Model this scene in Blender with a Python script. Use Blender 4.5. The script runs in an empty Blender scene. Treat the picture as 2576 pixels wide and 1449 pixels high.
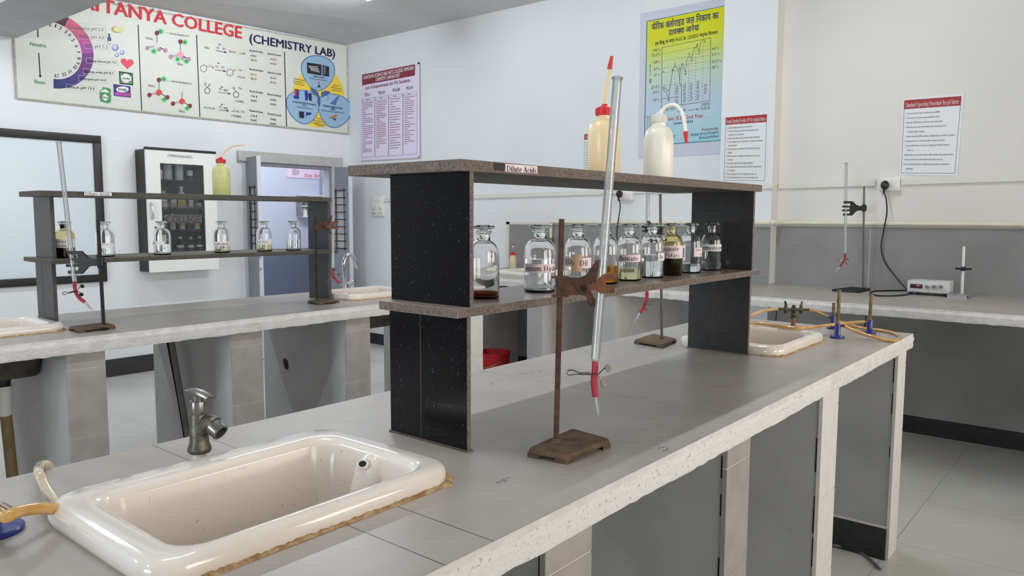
import bpy, bmesh, math, random
import numpy as np
from mathutils import Vector, Matrix
random.seed(7)
SC = bpy.context.scene
COL = SC.collection
PI = math.pi

# ---------------------------------------------------------------- camera
F, CX, CY = 1918.48, 1288.0, 724.5          # pixels, for a 2576 x 1449 frame
YAW, PITCH, ROLL = math.radians(39.575), math.radians(-5.379), math.radians(0.2105)
_f = Vector((math.cos(YAW)*math.cos(PITCH), math.sin(YAW)*math.cos(PITCH), math.sin(PITCH)))
_r = Vector((math.sin(YAW), -math.cos(YAW), 0)); _u = _r.cross(_f)
_r, _u = _r*math.cos(ROLL)+_u*math.sin(ROLL), -_r*math.sin(ROLL)+_u*math.cos(ROLL)
EYE = Vector((0, 0, 1.36))
cam = bpy.data.cameras.new('camera'); camo = bpy.data.objects.new('camera', cam); COL.objects.link(camo)
cam.sensor_fit = 'HORIZONTAL'; cam.sensor_width = 36.0; cam.lens = F*36.0/2576
camo.matrix_world = Matrix(((_r.x, _u.x, -_f.x, EYE.x), (_r.y, _u.y, -_f.y, EYE.y), (_r.z, _u.z, -_f.z, EYE.z), (0, 0, 0, 1)))
cam.clip_start = 0.02
SC.camera = camo

# ---------------------------------------------------------------- world, exposure, daylight
SC.view_settings.view_transform = 'Standard'; SC.view_settings.look = 'None'
SC.view_settings.exposure = 0.30; SC.view_settings.gamma = 1.0
SC.cycles.use_denoising = True
SC.cycles.caustics_reflective = False; SC.cycles.caustics_refractive = False
SC.cycles.max_bounces = 14; SC.cycles.transmission_bounces = 12; SC.cycles.transparent_max_bounces = 16
SC.cycles.diffuse_bounces = 5; SC.cycles.glossy_bounces = 5
SC.cycles.sample_clamp_indirect = 6.0
wd = bpy.data.worlds.new('world'); SC.world = wd; wd.use_nodes = True
bg = wd.node_tree.nodes['Background']; bg.inputs[0].default_value = (0.75, 0.87, 1.0, 1); bg.inputs[1].default_value = 0.6
WIN_WARM, WIN_COOL, TUBE = 36.0, 130.0, 132.0
def window_light(name, loc, rot, sx, sy, power, col):
    l = bpy.data.lights.new(name, 'AREA'); l.shape = 'RECTANGLE'; l.size = sx; l.size_y = sy; l.energy = power; l.color = col
    o = bpy.data.objects.new(name, l); COL.objects.link(o); o.location = loc; o.rotation_euler = rot
WINS_R = [(4.2, 5.2), (2.3, 3.7), (0.2, 1.6)]       # x ranges in the right wall (y = -1.9)
WINS_F = [(0.7, 2.6)]                    # y ranges in the wall behind the camera (x = -3.2)
for a, b in WINS_R:
    window_light('daylight', ((a+b)/2, -2.02, 1.62), (PI/2, 0, 0), b-a, 1.3, WIN_WARM*(b-a)*0.8, (1.0, 0.89, 0.80))
for a, b in WINS_F:
    window_light('daylight', (-6.12, (a+b)/2, 1.62), (0, -PI/2, 0), 1.3, b-a, WIN_COOL*(b-a)*0.8, (0.86, 0.93, 1.0))

# ---------------------------------------------------------------- pixel <-> place
def ray(x, y): return _f + _r*((x-CX)/F) - _u*((y-CY)/F)
def onz(x, y, z): d = ray(x, y); return EYE + d*((z-EYE.z)/d.z)
def onx(x, y, X): d = ray(x, y); return EYE + d*(X/d.x)
def ony(x, y, Y): d = ray(x, y); return EYE + d*(Y/d.y)
def ond(x, y, dep): return EYE + ray(x, y)*dep
def dep(p): return (Vector(p)-EYE).dot(_f)

# ---------------------------------------------------------------- materials
def lin(c):
    return tuple(((v/255)/12.92 if v <= 10 else (((v/255)+0.055)/1.055)**2.4) for v in c)
MATS = {}
def mat(name, rgb, rough=0.55, metal=0.0, var=None, bump=None, spec=0.5, coat=0.0, trans=0.0, ior=1.45, sss=0.0, emit=0.0):
    """rgb: sRGB 0-255. var = (scale, rgb2, amount[, detail]); bump = (scale, strength[, distance])"""
    m = bpy.data.materials.new(name); m.use_nodes = True; MATS[name] = m
    nt = m.node_tree; N = nt.nodes; L = nt.links; P = N['Principled BSDF']
    c = lin(rgb)
    P.inputs['Base Color'].default_value = (*c, 1); P.inputs['Roughness'].default_value = rough; P.inputs['Metallic'].default_value = metal
    P.inputs['Specular IOR Level'].default_value = spec; P.inputs['Coat Weight'].default_value = coat
    P.inputs['Transmission Weight'].default_value = trans; P.inputs['IOR'].default_value = ior
    if sss: P.inputs['Subsurface Weight'].default_value = sss; P.inputs['Subsurface Radius'].default_value = (0.02, 0.015, 0.01)
    if emit: P.inputs['Emission Color'].default_value = (*c, 1); P.inputs['Emission Strength'].default_value = emit
    if var or bump:
        tc = N.new('ShaderNodeNewGeometry')
    if var:
        n = N.new('ShaderNodeTexNoise'); n.inputs['Scale'].default_value = var[0]; n.inputs['Detail'].default_value = var[3] if len(var) > 3 else 5
        L.new(tc.outputs['Position'], n.inputs['Vector'])
        r = N.new('ShaderNodeValToRGB'); r.color_ramp.elements[0].position = 0.5-var[4] if len(var) > 4 else 0.38
        r.color_ramp.elements[1].position = 0.5+var[4] if len(var) > 4 else 0.68
        r.color_ramp.elements[0].color = (0, 0, 0, 1); r.color_ramp.elements[1].color = (var[2],)*3+(1,)
        L.new(n.outputs['Fac'], r.inputs['Fac'])
        x = N.new('ShaderNodeMix'); x.data_type = 'RGBA'; x.inputs[6].default_value = (*c, 1); x.inputs[7].default_value = (*lin(var[1]), 1)
        L.new(r.outputs['Color'], x.inputs[0]); L.new(x.outputs[2], P.inputs['Base Color'])
    if bump:
        n = N.new('ShaderNodeTexNoise'); n.inputs['Scale'].default_value = bump[0]; n.inputs['Detail'].default_value = 6
        L.new(tc.outputs['Position'], n.inputs['Vector'])
        b = N.new('ShaderNodeBump'); b.inputs['Strength'].default_value = bump[1]; b.inputs['Distance'].default_value = bump[2] if len(bump) > 2 else 0.01
        L.new(n.outputs['Fac'], b.inputs['Height']); L.new(b.outputs['Normal'], P.inputs['Normal'])
    return m
def lines(m, axis, values, w, rgb):
    """dark joint lines across a tiled surface at the given places along one axis (world metres)"""
    nt = m.node_tree; N = nt.nodes; L = nt.links; P = N['Principled BSDF']
    g = N.new('ShaderNodeNewGeometry'); s = N.new('ShaderNodeSeparateXYZ'); L.new(g.outputs['Position'], s.inputs[0])
    acc = None
    for v in values:
        c = N.new('ShaderNodeMath'); c.operation = 'COMPARE'; c.inputs[1].default_value = v; c.inputs[2].default_value = w/2
        L.new(s.outputs[axis], c.inputs[0])
        if acc is None: acc = c
        else:
            a = N.new('ShaderNodeMath'); a.operation = 'MAXIMUM'; L.new(acc.outputs[0], a.inputs[0]); L.new(c.outputs[0], a.inputs[1]); acc = a
    x = N.new('ShaderNodeMix'); x.data_type = 'RGBA'; x.inputs[7].default_value = (*lin(rgb), 1)
    src = P.inputs['Base Color'].links
    if src: L.new(src[0].from_socket, x.inputs[6])
    else: x.inputs[6].default_value = P.inputs['Base Color'].default_value
    L.new(acc.outputs[0], x.inputs[0]); L.new(x.outputs[2], P.inputs['Base Color'])
    return m
def glass(name, rgb=(255, 255, 255), rough=0.0, ior=1.46):
    m = bpy.data.materials.new(name); m.use_nodes = True; MATS[name] = m
    nt = m.node_tree; N = nt.nodes; N.remove(N['Principled BSDF'])
    g = N.new('ShaderNodeBsdfGlass'); g.inputs['Color'].default_value = (*lin(rgb), 1); g.inputs['Roughness'].default_value = rough; g.inputs['IOR'].default_value = ior
    nt.links.new(g.outputs[0], N['Material Output'].inputs[0]); return m
def pane(name, rgb=(255, 255, 255), gloss=1.0, haze=0.0):
    """thin sheet or thin-walled glass: transparent with a fresnel reflection, and a diffuse haze if given"""
    m = bpy.data.materials.new(name); m.use_nodes = True; MATS[name] = m
    nt = m.node_tree; N = nt.nodes; L = nt.links; N.remove(N['Principled BSDF'])
    t = N.new('ShaderNodeBsdfTransparent'); t.inputs[0].default_value = (*lin(rgb), 1)
    g = N.new('ShaderNodeBsdfGlossy'); g.inputs['Roughness'].default_value = 0.03
    fr = N.new('ShaderNodeFresnel'); fr.inputs[0].default_value = 1.45
    k = N.new('ShaderNodeMath'); k.operation = 'MULTIPLY'; k.inputs[1].default_value = gloss; L.new(fr.outputs[0], k.inputs[0])
    mx = N.new('ShaderNodeMixShader'); L.new(k.outputs[0], mx.inputs[0]); L.new(t.outputs[0], mx.inputs[1]); L.new(g.outputs[0], mx.inputs[2])
    out = mx.outputs[0]
    if haze:
        d = N.new('ShaderNodeBsdfDiffuse'); d.inputs[0].default_value = (0.8, 0.8, 0.8, 1)
        m2 = N.new('ShaderNodeMixShader'); m2.inputs[0].default_value = haze; L.new(out, m2.inputs[1]); L.new(d.outputs[0], m2.inputs[2]); out = m2.outputs[0]
    L.new(out, N['Material Output'].inputs[0]); return m

mat('wall_paint', (229, 231, 234), 0.6, var=(1.2, (220, 223, 228), 0.6), bump=(60, 0.06))
mat('wall_warm', (226, 222, 217), 0.6, var=(1.2, (219, 215, 210), 0.6), bump=(60, 0.06))  # warmer wall tone: back wall right of the pillar, pillar side, right wall
mat('ceiling_paint', (206, 206, 206), 0.8, var=(3, (194, 194, 194), 0.7))
mat('beam_paint', (184, 185, 186), 0.8, var=(6, (172, 173, 174), 0.7))
mat('floor_tile', (200, 198, 191), 0.32, var=(2.0, (186, 183, 175), 0.8))
lines(MATS['floor_tile'], 0, [i*0.6+0.42 for i in range(-6, 12)], 0.003, (138, 136, 130))
lines(MATS['floor_tile'], 1, [i*0.6+0.13 for i in range(-4, 13)], 0.003, (138, 136, 130))
mat('bench_tile', (171, 163, 156), 0.36, var=(5, (154, 146, 138), 0.8, 8), bump=(220, 0.04))
MATS['bench_tile_left'] = MATS['bench_tile'].copy(); MATS['counter_tile'] = MATS['bench_tile'].copy()
lines(MATS['bench_tile'], 0, [0.08, 0.692, 0.79, 1.672, 2.29, 2.9], 0.0022, (84, 80, 76))
lines(MATS['bench_tile_left'], 0, [0.2, 0.8, 1.41, 2.02, 2.63, 3.24], 0.002, (112, 108, 104))
lines(MATS['counter_tile'], 1, [-1.2, -0.2, 0.4, 1.0, 1.6, 2.2, 2.8, 3.4, 4.0], 0.003, (118, 114, 110))
mat('plaster_white', (226, 222, 220), 0.75, var=(25, (204, 199, 195), 0.7), bump=(130, 0.9, 0.006))
mat('plaster_pitted', (230, 225, 222), 0.8, var=(120, (132, 124, 118), 0.7, 9, 0.05), bump=(110, 0.8, 0.006))
_pp = [n for n in MATS['plaster_pitted'].node_tree.nodes if n.type == 'VALTORGB'][0]; _pp.color_ramp.elements[0].position = 0.60; _pp.color_ramp.elements[1].position = 0.72
mat('grey_paint', (180, 180, 178), 0.55, var=(4, (166, 166, 165), 0.8), bump=(45, 0.15))
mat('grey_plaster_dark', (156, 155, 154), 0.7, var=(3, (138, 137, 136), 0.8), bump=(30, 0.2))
mat('facing_tile', (166, 159, 154), 0.45, var=(12, (150, 143, 138), 0.8))
mat('facing_white', (224, 219, 216), 0.5, var=(20, (208, 204, 202), 0.5))
mat('splash_grey', (142, 141, 140), 0.5, var=(4, (130, 129, 129), 0.8), bump=(60, 0.1))
mat('grout', (216, 211, 206), 0.8)
mat('skirting_black', (44, 44, 46), 0.4, var=(30, (54, 54, 56), 0.7))
mat('crack', (30, 28, 27), 0.9)
mat('stain_brown', (160, 122, 80), 0.6, var=(60, (206, 178, 142), 0.9, 8), bump=(180, 0.8, 0.004))
mat('granite_black', (12, 13, 17), 0.14, spec=0.28, var=(190, (92, 92, 98), 0.9, 2, 0.02))
_r0 = MATS['granite_black'].node_tree.nodes['Color Ramp'] if 'Color Ramp' in MATS['granite_black'].node_tree.nodes else [n for n in MATS['granite_black'].node_tree.nodes if n.type == 'VALTORGB'][0]
_r0.color_ramp.elements[0].position = 0.685; _r0.color_ramp.elements[1].position = 0.73
mat('granite_black_dull', (42, 43, 45), 0.35, var=(40, (52, 53, 55), 0.8))
mat('granite_edge', (124, 110, 102), 0.6, var=(170, (82, 72, 66), 0.95, 4), bump=(240, 0.5, 0.003))
mat('granite_edge_dark', (84, 79, 71), 0.6, var=(120, (62, 58, 51), 0.9, 4), bump=(200, 0.4, 0.003))
mat('granite_top', (156, 139, 130), 0.3, var=(9, (142, 126, 117), 0.8))
mat('granite_under', (98, 94, 86), 0.6, var=(8, (84, 80, 72), 0.8))
mat('ceramic', (232, 223, 215), 0.12, coat=0.5, var=(7, (221, 211, 198), 0.7), spec=0.6)
mat('ceramic_dirty', (224, 213, 204), 0.2, var=(90, (150, 136, 122), 0.7, 6, 0.05), spec=0.5)
_rd = [n for n in MATS['ceramic_dirty'].node_tree.nodes if n.type == 'VALTORGB'][0]; _rd.color_ramp.elements[0].position = 0.66; _rd.color_ramp.elements[1].position = 0.74
mat('hole_dark', (12, 11, 10), 0.8)
mat('brass_dull', (104, 100, 90), 0.42, 0.6, var=(40, (70, 66, 58), 0.9), bump=(90, 0.2))
mat('brass_gold', (134, 112, 80), 0.4, 0.55, var=(50, (98, 80, 56), 0.9))
mat('bronze_green', (88, 86, 66), 0.5, 0.6, var=(50, (66, 62, 48), 0.8))
mat('chrome', (214, 216, 220), 0.08, 1.0)
mat('chrome_dull', (128, 126, 122), 0.3, 0.75, var=(30, (92, 90, 84), 0.8))
mat('etch_band', (92, 92, 90), 0.5)
mat('etch_ink', (44, 44, 46), 0.5)
mat('etch_line', (92, 92, 94), 0.5)
mat('dirty_concrete', (74, 68, 62), 0.8, var=(20, (46, 42, 38), 0.9), bump=(60, 0.6))
mat('steel', (120, 112, 104), 0.3, 0.9)
mat('white_plastic', (232, 230, 226), 0.4)
mat('cream_plastic', (222, 220, 211), 0.45)
mat('pvc_cream', (226, 222, 204), 0.4, var=(14, (212, 206, 184), 0.7))
mat('thread_white', (232, 222, 212), 0.6, bump=(300, 0.5, 0.002))
mat('rust', (94, 62, 48), 0.75, 0.2, var=(55, (62, 42, 36), 0.95), bump=(140, 0.5, 0.003))
mat('rust_orange', (122, 78, 52), 0.8, 0.1, var=(60, (88, 54, 40), 0.9), bump=(140, 0.6, 0.003))
mat('rust_base', (104, 84, 62), 0.8, 0.1, var=(35, (70, 55, 42), 0.95), bump=(120, 0.5, 0.004))
mat('iron_dark', (48, 42, 38), 0.6, 0.4, var=(50, (32, 28, 26), 0.8))
mat('iron_black', (22, 22, 24), 0.45, 0.3)
mat('rod_grey', (92, 90, 82), 0.4, 0.6)
mat('rubber_red', (168, 26, 56), 0.5, var=(40, (140, 18, 46), 0.7))
mat('cap_red', (205, 38, 44), 0.4)
mat('bucket_red', (196, 22, 36), 0.35, var=(8, (176, 16, 30), 0.6))
mat('wash_cream', (232, 212, 168), 0.32, sss=0.25)
mat('wash_white', (240, 236, 224), 0.3, sss=0.3)
mat('wash_yellow', (214, 214, 150), 0.35, sss=0.2, var=(60, (196, 198, 128), 0.7))
mat('straw', (232, 206, 150), 0.4, sss=0.1)
mat('straw_white', (240, 238, 230), 0.35, sss=0.2)
mat('hose_amber', (208, 164, 96), 0.18, coat=0.6, sss=0.15, var=(20, (184, 134, 66), 0.8))
mat('hose_dark', (110, 56, 26), 0.2, coat=0.6)
mat('hose_clear', (214, 200, 176), 0.2, coat=0.6, sss=0.3, var=(40, (190, 172, 140), 0.7))
mat('burner_blue', (32, 48, 128), 0.35, coat=0.3, var=(20, (24, 36, 104), 0.6))
mat('black_plastic', (20, 20, 22), 0.35)
mat('paper_white', (238, 234, 234), 0.7)
mat('paper_pink', (244, 222, 226), 0.7)
mat('tape_tan', (216, 178, 148), 0.4)
mat('ink_black', (24, 22, 24), 0.7)
mat('board_white', (216, 218, 208), 0.4, var=(2.5, (206, 209, 199), 0.7))
mat('board_edge', (186, 182, 168), 0.6, var=(30, (140, 134, 118), 0.8))
mat('red_title', (200, 48, 58), 0.6)
mat('navy_title', (30, 28, 74), 0.6)
mat('green_ink', (40, 140, 62), 0.6)
mat('green_soft', (120, 200, 150), 0.6)
mat('red_ink', (190, 50, 56), 0.6)
mat('grey_ink', (120, 122, 126), 0.6)
mat('pale_line', (190, 192, 190), 0.6)
mat('frame_black', (38, 36, 36), 0.45)
mat('whiteboard', (212, 222, 230), 0.3, spec=0.6, coat=1.0, var=(2.0, (204, 214, 222), 0.6)); MATS['whiteboard'].node_tree.nodes['Principled BSDF'].inputs['Coat Roughness'].default_value = 0.24
mat('cabinet_white', (234, 234, 229), 0.4)
mat('cabinet_inside', (58, 58, 60), 0.6)
mat('door_grey', (140, 142, 150), 0.5, var=(10, (126, 128, 136), 0.6))
mat('door_edge', (208, 210, 216), 0.5)
mat('concrete_light', (190, 188, 186), 0.75, var=(14, (170, 168, 166), 0.8), bump=(60, 0.3))
mat('lilac_wall', (204, 206, 220), 0.65)
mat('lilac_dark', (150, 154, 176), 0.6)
mat('navy_dado', (108, 112, 130), 0.5)
mat('lilac_sign', (226, 216, 240), 0.5)
mat('maroon', (128, 44, 58), 0.5)
mat('maroon_soft', (150, 84, 110), 0.6)
mat('list_line', (120, 100, 130), 0.6)
mat('sop_red', (158, 38, 42), 0.5)
mat('sop_sheet', (226, 229, 232), 0.35)
mat('dark_print', (66, 60, 66), 0.6)
mat('aluminium', (176, 178, 182), 0.35, 0.7)
mat('meter_white', (206, 207, 207), 0.5)
mat('display_red', (70, 14, 16), 0.2, coat=0.5)
mat('knob_grey', (120, 120, 122), 0.4, 0.3)
mat('rubber_cord', (28, 27, 28), 0.5)
mat('cord_grey', (104, 100, 96), 0.5)
mat('wood_brown', (140, 96, 64), 0.6)
mat('pipe_brown', (150, 128, 88), 0.6, var=(20, (120, 98, 64), 0.8))
mat('pipe_grey', (126, 122, 116), 0.6, var=(20, (98, 94, 88), 0.8))
mat('tube_light', (243, 250, 255), 0.5, emit=TUBE)
mat('yellow_label', (232, 190, 40), 0.6)
mat('pink_sign', (240, 214, 232), 0.6)
mat('jar_grey', (206, 206, 204), 0.4)
mat('liquid_black', (10, 8, 9), 0.1)
glass('bottle_glass', (255, 255, 255)); glass('bottle_glass_yellow', (250, 245, 226)); glass('stopper_glass', (250, 254, 252))
glass('water', (252, 254, 254), 0.0, 1.33); glass('liquid_amber', (226, 178, 92), 0.0, 1.33); glass('liquid_brown', (120, 58, 18), 0.0, 1.33); glass('liquid_pale', (240, 238, 214), 0.0, 1.33)
glass('tube_glass', (255, 255, 255))
pane('cabinet_pane', (240, 243, 244), 0.8, 0.03); pane('window_pane', (250, 252, 252)); pane('thin_glass', (250, 252, 252), 1.3, 0.22); pane('door_pane', (225, 230, 232), 1.2, 0.6)  # door_pane: heavy haze paints in the bright reflections of the glass
# ---------------------------------------------------------------- building blocks
class MB:
    """collects shapes (world coordinates) and links them as ONE mesh object"""
    def __init__(s): s.bm = bmesh.new(); s.mats = []
    def mi(s, m):
        if m not in s.mats: s.mats.append(m)
        return s.mats.index(m)
    def poly(s, pts, m):
        vs = [s.bm.verts.new(p) for p in pts]
        try: f = s.bm.faces.new(vs); f.material_index = s.mi(m)
        except ValueError: pass
    def mesh(s, pts, faces, m):
        vs = [s.bm.verts.new(p) for p in pts]; k = s.mi(m)
        for f in faces:
            try: s.bm.faces.new([vs[i] for i in f]).material_index = k
            except ValueError: pass
    def box(s, x0, x1, y0, y1, z0, z1, m, bev=0.0, M=None, fm=None, cuts=0):
        """fm: other materials by face, keys -x +x -y +y -z +z"""
        r = bmesh.ops.create_cube(s.bm, size=1.0); vs = r['verts']
        for v in vs:
            v.co = Vector(((x0+x1)/2+v.co.x*(x1-x0), (y0+y1)/2+v.co.y*(y1-y0), (z0+z1)/2+v.co.z*(z1-z0)))
        fs = list({f for v in vs for f in v.link_faces})
        for f in fs:
            f.normal_update(); n = f.normal; a = max(range(3), key=lambda i: abs(n[i])); key = ('+' if n[a] > 0 else '-')+'xyz'[a]
            f.material_index = s.mi((fm or {}).get(key, m))
        if bev:
            es = list({e for v in vs for e in v.link_edges})
            r = bmesh.ops.bevel(s.bm, geom=es, offset=bev, segments=2, affect='EDGES', profile=0.5)
            vs = list({v for f in r['faces'] for v in f.verts} | {v for v in vs if v.is_valid})
        if M is not None:
            for v in vs: v.co = M @ v.co
        return vs
    def prism(s, pts, ext, m, side=None):
        """outline pts (3D) pushed along ext"""
        n = len(pts); e = Vector(ext); a = [s.bm.verts.new(p) for p in pts]; b = [s.bm.verts.new(Vector(p)+e) for p in pts]
        k = s.mi(m); ks = s.mi(side or m)
        fs = [s.bm.faces.new(a)]; fs[0].material_index = k
        f = s.bm.faces.new(b[::-1]); f.material_index = k; fs.append(f)
        for i in range(n):
            f = s.bm.faces.new((a[i], a[i-1], b[i-1], b[i])); f.material_index = ks; fs.append(f)
        bmesh.ops.recalc_face_normals(s.bm, faces=fs)
    def lathe(s, prof, c, m, seg=28, M=None, a0=0.0, a1=2*PI):
        """prof: (radius, height); turned about z at c (or by M)"""
        c = Vector(c); full = abs(a1-a0-2*PI) < 1e-6; k = s.mi(m); rings = []
        T = (lambda p: M @ p) if M is not None else (lambda p: c+p)
        cnt = seg if full else seg+1
        for r, z in prof:
            if r < 1e-7: rings.append([s.bm.verts.new(T(Vector((0, 0, z))))])
            else: rings.append([s.bm.verts.new(T(Vector((r*math.cos(a0+(a1-a0)*i/seg), r*math.sin(a0+(a1-a0)*i/seg), z)))) for i in range(cnt)])
        for p, q in zip(rings, rings[1:]):
            for i in range(seg):
                j = (i+1) % cnt
                if len(p) == 1 and len(q) == 1: continue
                if len(p) == 1: f = (p[0], q[i], q[j])
                elif len(q) == 1: f = (p[j], p[i], q[0])
                else: f = (p[i], q[i], q[j], p[j])
                try: s.bm.faces.new(f[::-1]).material_index = k
                except ValueError: pass
    def tube(s, pts, r, m, seg=10, cap=True, smooth=0, closed=False, flat=1.0):
        pts = [Vector(p) for p in pts]
        if smooth: pts = spline(pts, smooth)
        n = len(pts); rr = r if isinstance(r, (list, tuple)) else [r]*n
        if len(rr) != n: rr = [rr[0]+(rr[-1]-rr[0])*i/(n-1) for i in range(n)]
        k = s.mi(m); rings = []; up = None
        for i, p in enumerate(pts):
            t = (pts[min(i+1, n-1)]-pts[max(i-1, 0)]).normalized()
            if up is None: up = Vector((0, 0, 1)) if abs(t.z) < 0.9 else Vector((1, 0, 0))
            a = t.cross(up)
            if a.length < 1e-6: a = t.orthogonal()
            a.normalize(); b = a.cross(t).normalized(); up = b
            rings.append([s.bm.verts.new(p+a*rr[i]*math.cos(2*PI*j/seg)+b*rr[i]*flat*math.sin(2*PI*j/seg)) for j in range(seg)])
        for p, q in zip(rings, rings[1:]):
            for j in range(seg): s.bm.faces.new((p[j], p[(j+1) % seg], q[(j+1) % seg], q[j])).material_index = k
        if cap:
            s.bm.faces.new(rings[0][::-1]).material_index = k; s.bm.faces.new(rings[-1]).material_index = k
    def pipe(s, a, b, ro, ri, m, seg=24):
        """hollow straight tube from a to b"""
        a = Vector(a); b = Vector(b); q = (b-a).to_track_quat('Z', 'Y').to_matrix().to_4x4(); M = Matrix.Translation(a) @ q; h = (b-a).length
        s.lathe([(ri, 0), (ro, 0), (ro, h), (ri, h), (ri, 0)], a, m, seg, M)
    def rod(s, a, b, r, m, seg=14, r2=None):
        a = Vector(a); b = Vector(b); q = (b-a).to_track_quat('Z', 'Y').to_matrix().to_4x4(); M = Matrix.Translation(a) @ q; h = (b-a).length
        s.lathe([(0, 0), (r, 0), (r if r2 is None else r2, h), (0, h)], a, m, seg, M)
    def build(s, name, parent=None, loc=None, smooth=True, angle=38, kind=None, label=None):
        off = Vector(loc) if loc is not None else (world_loc(parent) if parent is not None else Vector((0, 0, 0)))
        bmesh.ops.remove_doubles(s.bm, verts=[v for v in s.bm.verts if len(v.link_faces) == 0], dist=0)
        me = bpy.data.meshes.new(name)
        for v in s.bm.verts: v.co -= off
        s.bm.to_mesh(me); s.bm.free()
        for m in s.mats: me.materials.append(MATS[m])
        if smooth:
            me.polygons.foreach_set('use_smooth', [True]*len(me.polygons)); me.set_sharp_from_angle(angle=math.radians(angle))
        o = bpy.data.objects.new(name, me); COL.objects.link(o)
        if parent is not None:
            o.parent = parent; o.location = off-world_loc(parent)
        else: o.location = off
        if kind: o['kind'] = kind
        if label: o['label'] = label
        return o
def world_loc(o):
    v = Vector((0, 0, 0))
    while o is not None: v += o.location; o = o.parent
    return v
def spline(pts, sub=6):
    out = []; n = len(pts)
    for i in range(n-1):
        p0, p1, p2, p3 = pts[max(i-1, 0)], pts[i], pts[i+1], pts[min(i+2, n-1)]
        for k in range(sub):
            t = k/sub
            out.append(0.5*((2*p1)+(p2-p0)*t+(2*p0-5*p1+4*p2-p3)*t*t+(-p0+3*p1-3*p2+p3)*t**3))
    out.append(pts[-1]); return out
def tag(o, label, cat, group=None, kind=None):
    o['label'] = label; o['category'] = cat
    if group: o['group'] = group
    if kind: o['kind'] = kind
    return o
def thing(name, label, cat, loc, group=None):
    o = bpy.data.objects.new(name, None); COL.objects.link(o); o.location = loc; o.empty_display_size = 0.05
    return tag(o, label, cat, group)
def struct(mb, name, smooth=False):
    o = mb.build(name, smooth=smooth); o['kind'] = 'structure'; return o

# ---------------------------------------------------------------- lettering
_tc = {}
def sans(s, bold=0.0, res=2, shear=0.0):
    """polygons of a line of plain lettering, capital height 1; returns (list of 2D polygons, width)"""
    k = (s, bold, res, shear)
    if k in _tc: return _tc[k]
    cu = bpy.data.curves.new('lettering', 'FONT'); cu.body = s; cu.resolution_u = res; cu.shear = shear
    ob = bpy.data.objects.new('lettering', cu); COL.objects.link(ob); bpy.context.view_layer.update()
    me = bpy.data.meshes.new_from_object(ob.evaluated_get(bpy.context.evaluated_depsgraph_get()))
    co = [(v.co.x/0.682, v.co.y/0.682, 0.0) for v in me.vertices]; fs = [tuple(p.vertices) for p in me.polygons]
    bpy.data.objects.remove(ob); bpy.data.curves.remove(cu); bpy.data.meshes.remove(me)
    if not co: co = [(0, 0, 0)]
    if bold > 0.004 and fs:
        n = len(co); base, bf = co, fs; co, fs = [], []
        for i, (dx, dy) in enumerate(((-bold, 0), (bold, 0), (0, bold*0.6), (0, -bold*0.6)) if bold > 0.015 else ((-bold, 0), (bold, 0))):
            co = co+[(x+dx, y+dy, float(i)) for x, y, _ in base]; fs = fs+[tuple(v+i*n for v in f) for f in bf]
    x0 = min(c[0] for c in co); x1 = max(c[0] for c in co)
    _tc[k] = ([(x-x0, y, q) for x, y, q in co], fs, x1-x0); return _tc[k]
# a small roman alphabet with serifs, drawn from stems, bowls and serifs (capital height 1)
W, TH, SH = 0.135, 0.05, 0.045
def _b(x0, y0, x1, y1): return [[(x0, y0), (x1, y0), (x1, y1), (x0, y1)]]
def _d(x0, y0, x1, y1, w): return [[(x0, y0), (x0+w, y0), (x1+w, y1), (x1, y1)]]
def _o(cx, cy, rx, ry, a0=0, a1=360, t=W, th=TH, n=18):
    out = []
    for i in range(n):
        p, q = (math.radians(a0+(a1-a0)*k/n) for k in (i, i+1))
        out.append([(cx+rx*math.cos(p), cy+ry*math.sin(p)), (cx+rx*math.cos(q), cy+ry*math.sin(q)), (cx+(rx-t)*math.cos(q), cy+(ry-th)*math.sin(q)), (cx+(rx-t)*math.cos(p), cy+(ry-th)*math.sin(p))])
    return out
def _sf(xc, y, w=0.3): return _b(xc-w/2, y, xc+w/2, y+SH)
def _st(x, y0=0.0, y1=1.0, f=True, top='both'):
    r = _b(x, y0, x+W, y1)
    if f: r += _sf(x+W/2, y0)
    if top == 'both': r += _sf(x+W/2, y1-SH)
    elif top == 'left': r += [[(x-0.08, y1-0.07), (x+W, y1), (x, y1-0.13)]]
    return r
XH = 0.69
def _arch(x, w): return _o(x+w/2, XH-0.24, w/2, 0.25, 0, 180, W, 0.09)
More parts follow.
